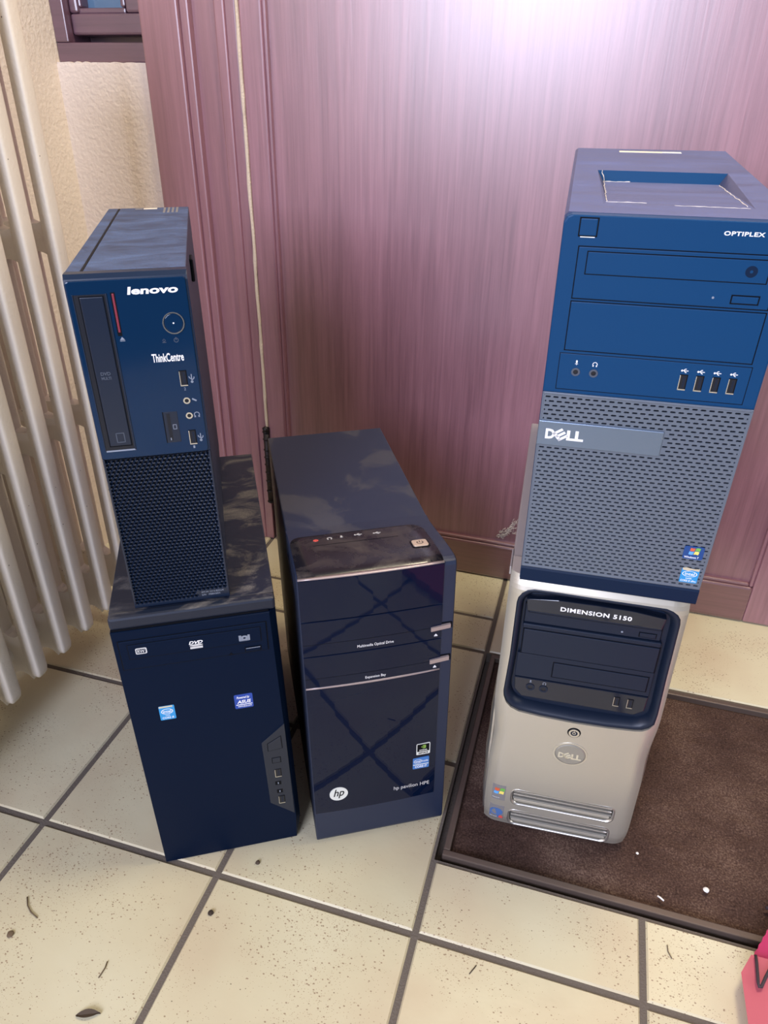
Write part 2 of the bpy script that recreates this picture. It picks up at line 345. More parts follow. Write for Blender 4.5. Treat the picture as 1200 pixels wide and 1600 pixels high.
def tri(parent, x, z, r, m='white_print_glint', y=0.0):
    mb = MB(); mb.use(m).prism([(x - r, z - r * .5), (x + r, z - r * .5), (x, z + r * .8)], y - .1, y + .2); mb.box(x - r, x + r, y - .1, y + .2, z - r * 1.0, z - r * .75)
    return mb.build('eject_symbol', parent=parent)
def perforate(mb, m, x0, x1, z0, z1, px, pz, hw, hh, y0, y1, dish=0.0, stagger=True, inside=None, corner=0.5):
    """plate x0..x1, z0..z1 pierced by rows of holes (half width hw, half height hh), every other row shifted half a pitch"""
    nz = max(1, round((z1 - z0) / pz)); pz = (z1 - z0) / nz
    nx = max(1, round((x1 - x0) / px)); px = (x1 - x0) / nx
    mb.use(m)
    for j in range(nz):
        za, zb = z0 + j * pz, z0 + (j + 1) * pz; zc = (za + zb) / 2
        edges = [x0 + i * px for i in range(nx + 1)] if (j % 2 == 0 or not stagger) else [x0] + [x0 + (i + .5) * px for i in range(nx)] + [x1]
        for xa, xb in zip(edges, edges[1:]):
            xc = (xa + xb) / 2; h = min(hw, (xb - xa) / 2 - (px / 2 - hw))
            O = [mb.v(xa, y0, za), mb.v(xb, y0, za), mb.v(xb, y0, zb), mb.v(xa, y0, zb)]
            if h < 0.25 or (inside and not inside(xc, zc)):
                mb.face(O); continue
            c = min(h, hh) * corner
            Q = [(xc - h + c, zc - hh), (xc + h - c, zc - hh), (xc + h, zc - hh + c), (xc + h, zc + hh - c), (xc + h - c, zc + hh), (xc - h + c, zc + hh), (xc - h, zc + hh - c), (xc - h, zc - hh + c)]
            I = [mb.v(x, y0 + dish, z) for x, z in Q]; Bk = [mb.v(x, y1, z) for x, z in Q]
            for k in range(4):
                i0, i1 = 2 * k, 2 * k + 1
                mb.face([O[k], O[(k + 1) % 4], I[i1], I[i0]]); mb.face([O[(k + 1) % 4], I[(i1 + 1) % 8], I[i1]])
            for k in range(8): mb.face([I[k], I[(k + 1) % 8], Bk[(k + 1) % 8], Bk[k]])
def boolean_cut(o, cutters):
    for c in cutters:
        md = o.modifiers.new('cut', 'BOOLEAN'); md.operation = 'DIFFERENCE'; md.object = c; md.solver = 'EXACT'
    bpy.context.view_layer.update()
    me = bpy.data.meshes.new_from_object(o.evaluated_get(bpy.context.evaluated_depsgraph_get()))
    o.modifiers.clear(); old = o.data; o.data = me; me.name = old.name; bpy.data.meshes.remove(old)
    for c in cutters:
        d = c.data; bpy.data.objects.remove(c); bpy.data.meshes.remove(d)
def flag(parent, x, z, s, y, name='flag_print'):
    mb = MB()
    for cx, cz, q in ((-1, 1, 'flag_red'), (1, 1, 'flag_green'), (-1, -1, 'flag_blue'), (1, -1, 'flag_yellow')):
        X0, X1 = (x + (cx - 1) * s / 2 + .04 * s, x + (cx + 1) * s / 2 - .04 * s) if True else 0
        X0, X1 = (x - s, x - .07 * s) if cx < 0 else (x + .07 * s, x + s)
        Z0, Z1 = (z + .07 * s, z + s * .85) if cz > 0 else (z - s * .85, z - .07 * s)
        w = lambda X: .16 * s * math.sin((X - x) / s * 2.6) - .10 * (X - x)
        k = .16 * cz
        P = [(X0 + (X1 - X0) * t, 0) for t in (0, .33, .66, 1)]
        poly = [(a + .16 * (Z0 - z), Z0 + w(a)) for a, _ in P] + [(a + .16 * (Z1 - z), Z1 + w(a)) for a, _ in reversed(P)]
        mb.use(q).prism(poly, y - .12, y + .1)
    return mb.build(name, parent=parent)

# ------------------------------------------------------------------ setting (metres)
DY = 1.2259
def struct(name, mb, m=None, parent=None, label=None):
    o = mb.build(name, m, parent)
    if not parent: o['kind'] = 'structure'
    if label: o['label'] = label
    return o
# floor: one mesh of tiles over a grout bed
S = 0.2603; GX, GY = -0.6094, 0.4757
MX, MY0, MY1, MX1 = GX + 2 * S, 0.578, GY + 2 * S, 0.85
def rows():
    return [(GY + j * S, GY + (j + 1) * S) for j in range(-7, 3)] + [(GY + 3 * S, 1.42)]
mb = MB(1.0); tl = mb.bm.loops.layers.float_color.new('tile_tone')
g = 0.0037; bv = 0.0022; gd = -0.0028
def tile(x0, x1, y0, y1):
    x0 += g; x1 -= g; y0 += g; y1 -= g
    if x1 - x0 < .01 or y1 - y0 < .01: return
    t = random.uniform(0.90, 1.05); w = random.uniform(-.025, .02)
    mb.use('floor_tile')
    top = [mb.v(x0 + bv, y0 + bv, 0), mb.v(x1 - bv, y0 + bv, 0), mb.v(x1 - bv, y1 - bv, 0), mb.v(x0 + bv, y1 - bv, 0)]
    lo = [mb.v(x0, y0, gd), mb.v(x1, y0, gd), mb.v(x1, y1, gd), mb.v(x0, y1, gd)]
    fs = [mb.face(top)] + [mb.face([lo[i], lo[(i + 1) % 4], top[(i + 1) % 4], top[i]]) for i in range(4)]
    for f in fs:
        for l in f.loops: l[tl] = (t, t * (1 + w * .4), t * (1 + w), 1)
for j, (y0, y1) in enumerate(rows()):
    for i in range(-2, 8):
        x0, x1 = GX + i * S, GX + (i + 1) * S
        r = j - 7
        if x0 < -0.96: x0 = -0.96
        if i >= 2 and r == 0: tile(x0, x1, y0, min(y1, MY0))
        elif i >= 2 and r == 1: 
            if x1 > MX1: tile(max(x0, MX1), x1, y0, y1)
        elif r == 2 and i in (0, 1): tile(x0, x1, y0, 1.0935 + .0 * i); tile(x0, x1, 1.0935, y1)
        else: tile(x0, x1, y0, y1)
mb.use('grout')
xa, xb, ya, yb = -0.96, GX + 8 * S, rows()[0][0], 1.42
ring_o = [(xa, ya), (xb, ya), (xb, yb), (xa, yb)]; ring_i = [(MX, MY0), (MX1, MY0), (MX1, MY1), (MX, MY1)]
Vo = [mb.v(x, y, gd + .0004) for x, y in ring_o]; Vi = [mb.v(x, y, gd + .0004) for x, y in ring_i]; Vb = [mb.v(x, y, -0.022) for x, y in ring_i]
for k in range(4):
    mb.face([Vo[k], Vo[(k + 1) % 4], Vi[(k + 1) % 4], Vi[k]]); mb.face([Vi[k], Vi[(k + 1) % 4], Vb[(k + 1) % 4], Vb[k]])
mb.face(Vb)
floor = struct('floor', mb)

# walls
mb = MB(1.0); mb.use('plaster').box(-1.05, -0.942, -1.4, DY + 0.16, -0.02, 2.5); struct('wall_left', mb)
mb = MB(1.0); mb.use('plaster')
mb.box(-0.942, -0.757, DY - 0.004, DY + 0.16, -0.02, 0.8945); mb.box(-0.942, -0.757, DY - 0.004, DY + 0.16, 1.9, 2.5)
mb.box(-0.757, 0.56, DY - 0.004, DY + 0.16, 2.12, 2.5); mb.box(0.56, 1.5, DY - 0.004, DY + 0.16, -0.02, 2.5)
struct('wall_back', mb)
# window beside the door
win = bpy.data.objects.new('window_1', None); COL.objects.link(win); win.location = (-0.86, DY, 0.9); win['kind'] = 'structure'
def wpart(name, mb, m=None):
    o = mb.build(name, m); o.parent = win; o.matrix_parent_inverse = win.matrix_basis.inverted(); return o
bpy.context.view_layer.update()
mb = MB(1.0); y = DY + .004
mb.box(-0.942, -0.757, y, y + .09, 0.897, 0.9265, .003); mb.box(-0.942, -0.9165, y, y + .09, 0.9265, 1.9, .002); mb.box(-0.772, -0.757, y, y + .09, 0.9265, 1.9, .002)
mb.box(-0.942, -0.757, DY + .066, DY + .095, 0.897, 0.966); mb.box(-0.942, -0.897, DY + .066, DY + .095, 0.966, 1.9); mb.box(-0.815, -0.757, DY + .066, DY + .095, 0.966, 1.9)
wpart('window_frame', mb, 'window_wood')
mb = MB(1.0); y = DY + .018
mb.box(-0.9155, -0.776, y, y + .05, 0.937, 0.9675, .004); mb.box(-0.9155, -0.899, y, y + .05, 0.9677, 1.89, .004); mb.box(-0.808, -0.776, y, y + .05, 0.9677, 1.89, .004)
wpart('sash', mb, 'window_wood')
mb = MB(1.0); y = DY + .024
mb.box(-0.905, -0.812, y, y + .03, 0.966, 0.9755, .003); mb.box(-0.905, -0.896, y, y + .03, 0.9757, 1.88, .003); mb.box(-0.821, -0.812, y, y + .03, 0.9757, 1.88, .003)
wpart('glazing_bead', mb, 'window_wood')
mb = MB(1.0); mb.box(-0.9, -0.815, DY + .045, DY + .05, 0.97, 1.88); wpart('pane', mb, 'glass_pane')
mb = MB(1.0); mb.use('plaster')
P = [(-.9415, .8945)]
for k in range(24): P.append((-.9415 + .184 * k / 23, .8945 + .0035 + .0022 * noise.noise(Vector((k * .9, 1, 2)))))
P = [(-.9415, .890), (-.7575, .890)] + [p for p in reversed(P[1:])]
mb.prism(P, DY - .0035, DY + .03); struct('trim_1', mb)

# door frame: flat casing, bead, rebate and stop, each a board from the floor up
mb = MB(1.0); mb.box(-0.7665, -0.697, DY - .012, DY + .10, 0.0, 2.12, .003); struct('trim_2', mb, 'frame_wood')
mb = MB(1.0); mb.box(-0.6975, -0.681, DY - .006, DY + .10, 0.0, 2.12, .003); struct('trim_3', mb, 'frame_wood')
mb = MB(1.0); mb.box(-0.6815, -0.641, DY + .006, DY + .10, 0.0, 2.12, .001); struct('trim_4', mb, 'frame_wood')
mb = MB(1.0); mb.box(-0.6405, -0.622, DY - .001, DY + .10, 0.0, 2.12, .003); mb.box(-0.6225, -0.6045, DY + .002, DY + .10, 0.0, 2.12, .002); struct('trim_5', mb, 'frame_wood')
mb = MB(1.0); mb.box(-0.7665, 0.56, DY - .012, DY + .1, 2.05, 2.125, .003); mb.box(0.425, 0.56, DY - .012, DY + .10, 0.0, 2.05, .003); struct('trim_6', mb, 'frame_wood')
door = bpy.data.objects.new('door_1', None); COL.objects.link(door); door.location = (-0.6, DY, 0.0); door['kind'] = 'structure'
bpy.context.view_layer.update()
def dpart(name, mb, m=None):
    o = mb.build(name, m); o.parent = door; o.matrix_parent_inverse = door.matrix_basis.inverted(); return o
mb = MB(1.0); mb.box(-0.5985, -0.5600, DY, DY + .045, 0.002, 2.045, .0035); dpart('stile', mb, 'door_wood')
mb = MB(1.0); mb.box(0.362, 0.42, DY, DY + .045, 0.002, 2.045, .0035); dpart('stile', mb, 'door_wood')
mb = MB(1.0); mb.box(-0.5605, 0.3625, DY, DY + .045, 0.002, 0.0795, .004); dpart('bottom_rail', mb, 'rail_wood')
mb = MB(1.0); mb.box(-0.5605, 0.3625, DY, DY + .045, 1.93, 2.045, .004); dpart('top_rail', mb, 'rail_wood')
mb = MB(1.0); mb.box(-0.575, 0.375, DY + .011, DY + .036, 0.07, 1.94); dpart('door_panel', mb, 'door_wood')
# moulding strip around the panel
mb = MB(1.0); mb.box(-0.5605, -0.5535, DY + .003, DY + .02, 0.0795, 1.93, .003); mb.box(0.3555, 0.3625, DY + .003, DY + .02, 0.0795, 1.93, .003); dpart('panel_moulding', mb, 'door_wood')
mb = MB(1.0); mb.box(-0.5535, 0.3555, DY + .003, DY + .02, 0.0795, 0.0865, .003); dpart('panel_moulding', mb, 'rail_wood')
# pale strip in the joint, ragged edge, ending above the hinge
mb = MB(1.0); rings = []
for k in range(70):
    zz = .262 + k * (2.03 - .262) / 69; w = .0026 + .0012 * noise.noise(Vector((k * .8, 3, 1))); x = -.6005 + .0011 * noise.noise(Vector((k * .31, 7, 4)))
    if k == 0: w *= .6
    rings.append([(x - w, DY - .002, zz), (x, DY - .005, zz), (x + w, DY - .002, zz), (x + w, DY + .01, zz), (x - w, DY + .01, zz)])
mb.loft(rings); o = dpart('joint_strip', mb, 'pale_strip'); o['label'] = 'pale ragged strip in the joint of the door'
mb = MB(1.0); mb.tube([(-.602, DY - .004, .262), (-.602, DY - .004, .10)], .0062, 10)
for k, zz in enumerate((.262, .246, .222, .205, .188, .170, .150, .126, .10)):
    mb.tube([(-.602, DY - .004, zz + .004), (-.602, DY - .004, zz), (-.602, DY - .004, zz - .004)], [.004, .0078, .004], 10)
mb.tube([(-.602, DY - .004, .262), (-.602, DY - .004, .270), (-.602, DY - .004, .274)], [.006, .0075, .002], 10)
o = dpart('hinge', mb, 'iron'); o['label'] = 'dark wrought iron hinge pin'

# doormat sunk in the floor with a metal rail around it
mb = MB(1.0); mb.use('coir')
x0, x1, y0, y1 = MX + .0175, MX1 - .0175, MY0 + .0165, MY1 - .012
nx, ny = 230, 120
def hz(x, y): return -.0095 + .0016 * noise.noise(Vector((x * 60, y * 60, 0))) + .0012 * noise.noise(Vector((x * 210, y * 210, 3)))
G = [[mb.v(x0 + (x1 - x0) * i / nx, y0 + (y1 - y0) * j / ny, hz(x0 + (x1 - x0) * i / nx, y0 + (y1 - y0) * j / ny) if 0 < i < nx and 0 < j < ny else -.009) for i in range(nx + 1)] for j in range(ny + 1)]
for j in range(ny):
    for i in range(nx): mb.face([G[j][i], G[j][i + 1], G[j + 1][i + 1], G[j + 1][i]], True)
Bt = [mb.v(x0, y0, -.021), mb.v(x1, y0, -.021), mb.v(x1, y1, -.021), mb.v(x0, y1, -.021)]
mb.face(list(reversed(Bt)))
mb.face([Bt[0], Bt[1]] + list(reversed(G[0]))); mb.face([Bt[2], Bt[3]] + G[ny]); mb.face([Bt[1], Bt[2]] + [G[j][nx] for j in range(ny, -1, -1)]); mb.face([Bt[3], Bt[0]] + [G[j][0] for j in range(ny + 1)])
rnd = random.Random(3)
for k in range(26000):
    x = rnd.uniform(x0 + .004, min(x1, .52)); yy = rnd.uniform(y0 + .004, y1 - .004); a = rnd.uniform(0, 6.28); l = rnd.uniform(.002, .0065); h = rnd.uniform(.001, .003); z = hz(x, yy)
    dx, dy = math.cos(a), math.sin(a)
    mb.face([mb.v(x - dy * .0003, yy + dx * .0003, z - .001), mb.v(x + dy * .0003, yy - dx * .0003, z - .001), mb.v(x + dx * l, yy + dy * l, z + h)])
mat_o = mb.build('doormat', fix=False)
mat_o.data.update()
tag(mat_o, 'dark brown coir doormat sunk into the tiled floor before the door', 'doormat')
mb = MB(1.0); a, b_ = .0085, .0175
for (xa, xb, ya, yb) in ((MX + a, MX + b_, MY0 + .0166, MY1 - .0121), (MX + a, MX1 - .008, MY0 + .0075, MY0 + .0165), (MX + a, MX1 - .008, MY1 - .012, MY1 - .003), (MX1 - b_, MX1 - a, MY0 + .0166, MY1 - .0121)):
    mb.box(xa, xb, ya, yb, -.0205, .0012, .0015)
struct('trim_7', mb, 'mat_rail')

# ------------------------------------------------------------------ radiator
rad = thing('radiator', 'cream painted cast iron column radiator along the left wall', 'radiator', (-0.8, 0.55, 0.0))
RX, RZ0, RZ1 = -0.723, 0.08, 0.99
def section(parent):
    mb = MB(1.0); t = .0115            # local: y centred, x toward the room
    D = [(0.0, .020), (.044, .066), (.090, .112)]
    def col(xa, xb, z0, z1, r0):
        # rounded column: ring of an oval in x/y lofted in z with rounded ends
        n = 28; cx, hx = (xa + xb) / 2, (xb - xa) / 2
        def rg(z, k): return [(-cx - hx * k * abs(math.cos(q)) ** .38 * (1 if math.cos(q) > 0 else -1), t * k * abs(math.sin(q)) ** .42 * (1 if math.sin(q) > 0 else -1), z) for q in [2 * math.pi * i / n for i in range(n)]]
        mb.loft([rg(z0, .62), rg(z0 + r0 * .35, .88), rg(z0 + r0, 1), rg(z1 - r0, 1), rg(z1 - r0 * .35, .85), rg(z1, .55)], True, True)
    for a, c in D: col(a, c, RZ0, RZ1, .012)
    for a, c in ((.014, .050), (.060, .096)):
        for z0, z1 in ((RZ0 + .008, .155), (.403, .436), (.664, .70), (.925, RZ1 - .008)):
            zc, hz_ = (z0 + z1) / 2, (z1 - z0) / 2
            prof = [(-(a + (c - a) * k / 6), zc + hz_ * (1 + .35 * abs(k / 3 - 1) ** 2)) for k in range(7)] + [(-(a + (c - a) * k / 6), zc - hz_ * (1 + .35 * abs(k / 3 - 1) ** 2)) for k in range(6, -1, -1)]
            mb.prism(prof, -.0095, .0095, .0)
    for z in (.118, .955):
        mb.tube([(-.056, -.0288, z), (-.056, .0288, z)], .017, 14)
    return mb.build('radiator_section', 'radiator_paint', parent)
sec = section(rad)
ys = [0.893 - .0575 * k for k in range(14)]
sec.location = (RX + .8, ys[0] - .55 - .0155, 0)
for yy in ys[1:]:
    copy_part(sec, rad, (RX + .8, yy - .55 - .0155, 0))

# ------------------------------------------------------------------ computer towers
# ---- black mid tower on the floor, left
ASH = 397.6
T = thing('computer_tower', 'large matt black tower on the tiles at left, carrying a slim tower on top', 'computer tower', (-0.3450, 0.5123, 0.0016), 0.5130, 0, -0.0132, 'old desktop computer towers')
mb = MB(); mb.use('asu_case').box(-84.7, 84.7, 14, 360.4, 0, ASH - 1.5, 1.2); mb.build('case', parent=T)
mb = MB(); mb.use('asu_case')
mb.box(-84.7, 84.7, 1.5, 14, 382.5, ASH, 3.0)
mb.use('asu_front')
f = [(-84.7, 0), (84.7, 0), (86.5, 40), (78, 380.5), (-84.7, 380.5)]; bk = [(-84.7, 0), (82, 0), (91.5, 32), (84.7, 380.5), (-84.7, 380.5)]
mb.loft([[(x * .992, 0, 1 + z * .996) for x, z in f], [(x, 1.2, z) for x, z in f], [(x, 9, z) for x, z in bk], [(x, 14, z) for x, z in [(-84.7, 0), (82, 0), (84.7, 32), (84.7, 380.5), (-84.7, 380.5)]]])
mb.use('black').box(-83, 77, 2.0, 12, 380, 383)
fr = mb.build('front_bezel', parent=T)
mb = MB(); mb.use('black').box(-80, 73.6, -.15, 3, 329.5, 369.5); mb.use('asu_front').box(-79, 72.6, -1.2, 3, 330.5, 368.5, .8); od = mb.build('optical_drive', parent=T)
mb = MB(); mb.use('black').box(-71.2, 66.7, -1.35, 0, 344.2, 364.2); mb.use('asu_front').box(-70.5, 66, -2.0, 0, 345, 363.4, .5); mb.build('tray_door', parent=od)
mb = MB(); mb.use('black').box(47.6, 65.4, -1.4, 0, 331.8, 338.6); mb.use('asu_front').box(48.6, 64.4, -2.4, 0, 332.8, 337.8, .6); mb.use('grey_print').box(48.8, 64.2, -2.5, -2.2, 336.9, 337.6); mb.build('eject_button', parent=od)
mb = MB(); mb.use('black').prism([(30, 330.3), (35, 330.3), (32.5, 334.5)], -1.5, -1); mb.build('drive_indicator', parent=od)
# rewritable mark, disc mark, small disc mark
mb = MB(); mb.use('dvd_print').prism(rrect(-63.5, -52, 350.6, 358.6, 1.6), -2.15, -1.9); mb.use('asu_front').prism(rrect(-62.4, -53.4, 351.8, 357.2, .8), -2.25, -2.0); k = mb.build('disc_symbol', parent=od)
text('RW', -61.6, -54.2, 352.3, 356.6, -2.25, 'dvd_print', od, 'disc_lettering', off=.02)
text('DVD', -9.4, 5.2, 353.6, 357.8, -2.05, 'white_print_glint', od, 'disc_lettering', shear=.3, off=.03)
mb = MB(); mb.use('dvd_print').disc(-2, 352.0, 7, -2.12, -1.9, 24, .17); mb.box(-8.5, 4.5, -2.12, -1.9, 347.4, 350.2); mb.build('disc_symbol', parent=od)
mb = MB(); mb.use('grey_print').ring(48.6, 352, 1.4, 4.2, -2.15, -1.9, 20, .8); mb.box(42.6, 45.4, -2.15, -1.9, 348.6, 356); mb.box(52, 54.4, -2.15, -1.9, 348.6, 356); mb.box(43, 54, -2.15, -1.9, 348.2, 349.3); mb.build('disc_symbol', parent=od)
# stickers
st = MB().prism(rrect(-53.6, -36.7, 249.6, 270.6, 1.2), -.2, .3).build('sticker', 'sky_blue', T); st['label'] = 'light blue square sticker'
mb = MB(); mb.use('foil').box(-53.2, -38.5, -.28, 0, 268, 270.3); mb.use('white_print_glint').ring(-45.2, 262, 5.6, 6.5, -.3, 0, 24, .62); mb.build('sticker_print', parent=st)
text('intel', -49.6, -40.8, 260, 264.4, -.22, 'white_print_glint', st, 'sticker_lettering', off=.01); text('inside', -47.6, -42.8, 255.4, 257, -.22, 'white_print_glint', st, 'sticker_lettering'); text('CORE i5', -51.4, -39, 251.2, 254, -.22, 'white_print_glint', st, 'sticker_lettering', off=.01)
st = MB().prism(rrect(28.7, 49.4, 248.4, 269.8, 1.6), -.2, .3).build('sticker', 'royal_blue', T); st['label'] = 'royal blue sticker with white lettering'
text('Powered by', 31.5, 46, 262.4, 267, -.22, 'white_print_glint', st, 'sticker_lettering', shear=.25, off=.015); text('ASUS', 31.5, 47.2, 256, 261, -.22, 'white_print_glint', st, 'sticker_lettering', shear=.2, off=.03)
mb = MB(); mb.use('white_print_glint').box(30.2, 48.4, -.3, 0, 253.7, 254.7); mb.build('sticker_print', parent=st); text('www.asus.com', 32, 47.4, 250.4, 252.6, -.22, 'white_print_glint', st, 'sticker_lettering')
# side panel of ports
mb = MB(); mb.use('asu_panel').prism([(55.3, 77.6), (84.5, 49.5), (82, 213), (53.0, 186.6)], -.9, 1.5, .6); io = mb.build('port_panel', parent=T); io['label'] = 'dark grey five sided panel of ports'
mb = MB(); mb.use('black').prism([(59.2, 171), (77.5, 173), (76.8, 195), (59.2, 184.5)], -1.0, 0); mb.use('asu_panel').prism([(60.1, 172), (76.7, 173.8), (76, 193.6), (60.1, 184)], -1.6, 0, .5); mb.build('power_button', parent=io)
mb = MB(); mb.use('black').box(62.8, 74, -1.0, 0, 149, 159); mb.use('asu_panel').box(63.7, 73.1, -1.5, 0, 149.9, 158.1, .5); mb.build('reset_button', parent=io)
usb(io, 68.8, 131, 6.5, 12.5, -.9); usb(io, 70, 81, 6.5, 12.5, -.9)
for x, z in ((67.6, 112.5), (68.6, 97)):
    mb = MB(); mb.use('black').box(x - 3.8, x + 3.8, -1.2, 0, z - 3.4, z + 3.4, .4); mb.use('grey_print').box(x - .6, x + .6, -1.35, -1, z - 1.6, z + 1.6); mb.build('audio_jack', parent=io)

# ---- small form factor tower on top of it
T = thing('computer_tower', 'slim glossy black tower with chrome-ringed round button, standing on the large black tower', 'computer tower', (-0.3644, 0.5174, 0.3998), 0.5114, 0, -0.0145, 'old desktop computer towers')
W2, H = 48.35, 334.0
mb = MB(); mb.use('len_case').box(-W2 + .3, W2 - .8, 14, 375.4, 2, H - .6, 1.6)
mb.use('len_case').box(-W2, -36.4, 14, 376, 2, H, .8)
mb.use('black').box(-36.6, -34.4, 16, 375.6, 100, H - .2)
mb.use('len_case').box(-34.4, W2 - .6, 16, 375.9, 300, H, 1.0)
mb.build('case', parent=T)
mb = MB(); mb.use('len_bezel')
pr = [(3, 1), (3, 171), (0, 171.2), (0, 327), (1.2, 330.6), (4, H), (14, H), (14, 1)]
mb.loft([[(-W2 + .0, y, z) for y, z in pr], [(-W2 + 1.0, y - .4 * (y < 2), z) for y, z in pr], [(W2 - 1.0, y - .4 * (y < 2), z) for y, z in pr], [(W2, y, z) for y, z in pr]])
mb.build('front_bezel', parent=T)
mb = MB(); mb.use('len_gloss').prism(rrect(-47.6, 46.6, 171, 329.5, 2.5), -1.5, 2, .8); fp = mb.build('front_panel', parent=T); fp['label'] = 'mirror glossy navy black front panel'
mb = MB(); mb.use('port_dark').box(-47.2, 47.2, 2.2, 4, 2, 171)
perforate(mb, 'len_grille', -46.4, 46.4, 4.5, 170, 4.3, 3.75, 1.55, 1.4, -1.0, 2.4, dish=.9, corner=.55, inside=lambda x, z: not (x > 15 and z < 13))
mb.use('len_grille')
mb.box(-W2 + .2, -46.3, -1.2, 3, 1.5, 171, .4); mb.box(46.3, W2 - .2, -1.2, 3, 1.5, 171, .4); mb.box(-W2 + .2, W2 - .2, -1.3, 3, 1.0, 4.6, .5)
gr = mb.build('grille', parent=T, fix=False); 
text('MT-M 1012-B32UK', 20, 43, 9.0, 11.0, -1.05, 'grey_print', T, 'model_lettering'); text('S/N   PBBKBZK', 20, 39, 5.6, 7.6, -1.05, 'grey_print', T, 'model_lettering')
# drive bay
mb = MB(); mb.use('port_dark').box(-43.6, -17.2, -1.58, 0, 179.2, 318.6); mb.use('len_bezel'); mb.box(-43.8, -43, -2.2, 0, 179, 319, .2); mb.box(-18, -17, -2.2, 0, 179, 319, .2); mb.use('grey_print').box(-42.8, -17.2, -2.0, 0, 178.6, 180)
od = mb.build('optical_drive', parent=T)
mb = MB(); mb.use('black').box(-39.2, -19.4, -1.75, 0, 183.2, 317.4); mb.use('len_grille').box(-38.3, -20.2, -2.3, 0, 184.2, 316.6, .6); mb.build('tray_door', parent=od)
text('DVD', -34, -26, 250.5, 253.5, -2.35, 'faint_print', od, 'disc_lettering', off=.02); text('MULTI', -34, -26, 246.6, 249.2, -2.35, 'faint_print', od, 'disc_lettering', off=.02)
mb = MB(); mb.use('faint_print')
for a in ((-32, -24.6, 196, 196.7), (-32, -24.6, 187.2, 187.9), (-32, -31.3, 187.2, 196.7), (-25.3, -24.6, 187.2, 196.7)): mb.box(a[0], a[1], -2.42, -2.2, a[2], a[3])
mb.build('disc_symbol', parent=od)
mb = MB(); mb.use('black').box(-14.2, -10.6, -1.6, 0, 283.5, 319.5); mb.use('red_strip').box(-13.2, -11.4, -2.1, 0, 286.5, 318.6, .4); mb.build('eject_button', parent=T)['label'] = 'thin dark red eject strip'
tri(T, -11.2, 281, 2.1, 'grey_print', -1.5)
text('lenovo', -1.0, 39.6, 316.9, 323.2, -1.55, 'white_print_glint', T, 'brand_lettering', shear=.12, off=.035)
text('ThinkCentre', 9.9, 36.4, 258.6, 266.2, -1.55, 'white_print_glint', T, 'model_lettering', off=.02)
mb = MB(); mb.use('len_gloss').disc(32.1, 291.8, 7.6, -2.1, 0, 32, 1.04, .5); pb = mb.build('power_button', parent=T)
MB().ring(32.1, 291.8, 8.0, 9.0, -2.4, 0, 40, 1.04).build('chrome_ring', 'chrome', pb)['label'] = 'bright chrome ring'
MB().disc(32.1, 291.8, .7, -2.25, -1.8, 10).build('power_light', 'white_print_glint', pb)
mb = MB(); mb.use('faint_print')
mb.ring(32.2, 277, 1.5, 2.0, -1.62, -1.4, 16); mb.box(31.9, 32.5, -1.62, -1.4, 277, 279.6); mb.box(20.6, 23.8, -1.62, -1.4, 275.4, 275.9); mb.ring(22.2, 277.4, 1.0, 1.4, -1.62, -1.4, 4); mb.build('indicator_symbol', parent=T)
for x, z, n in ((33.5, 243, '2'), (34.2, 186.3, '1')):
    usb(T, x, z, 5.0, 12.6, -1.5); usb_icon(T, x + 7, z - .6, 8, 'grey_print', -1.5); text(n, x - .8, x + .8, z - 11.4, z - 8.8, -1.55, 'grey_print', T, 'port_lettering')
jack(T, 33.6, 221.9, 3.1, 'chrome', -1.5); jack(T, 33.9, 207.5, 3.1, 'chrome', -1.5)
mb = MB(); mb.use('grey_print').bar(38.4, 223.2, 42, 221, 1.4, -1.6, -1.4); mb.build('port_symbol', parent=T)
phones_icon(T, 40.6, 207.8, 2.3, 'grey_print', -1.5)
mb = MB(); mb.use('len_grille').box(10.8, 23.6, -1.75, 0, 182.6, 212.6, .3); mb.use('port_dark').box(13.9, 16.8, -1.95, 0, 184.6, 210.8); mb.use('black').box(10.6, 11.4, -1.85, 0, 182.6, 212.6); mb.use('grey_print').box(14.6, 15.4, -2.1, -1.8, 185, 187.4); mb.build('card_slot', parent=T)
mb = MB(); mb.use('grey_print')
for a in ((18.2, 21.6, 199.6, 200.1), (18.2, 21.6, 195.4, 195.9), (18.2, 18.7, 195.4, 200.1), (21.1, 21.6, 195.4, 200.1)): mb.box(a[0], a[1], -1.88, -1.6, a[2], a[3])
mb.build('port_symbol', parent=T)
mb = MB(); mb.use('paper_label').box(-6, 10, 362, 371, H, H + .25); mb.use('dull_label').box(-16, -7, 362, 370, H, H + .25); mb.build('label_strip', parent=T)['label'] = 'torn pale paper label'
mb = MB(); mb.use('dull_label')
for k in range(4): mb.box(18 + 5 * k, 20.6 + 5 * k, 330, 372, H - .4, H + .3, .2)
mb.build('vent_slots', parent=T)
mb = MB(); mb.use('black').box(W2 - 1, W2 + 2.6, 128, 152, 296, 318, 1.2); mb.build('case_latch', parent=T)

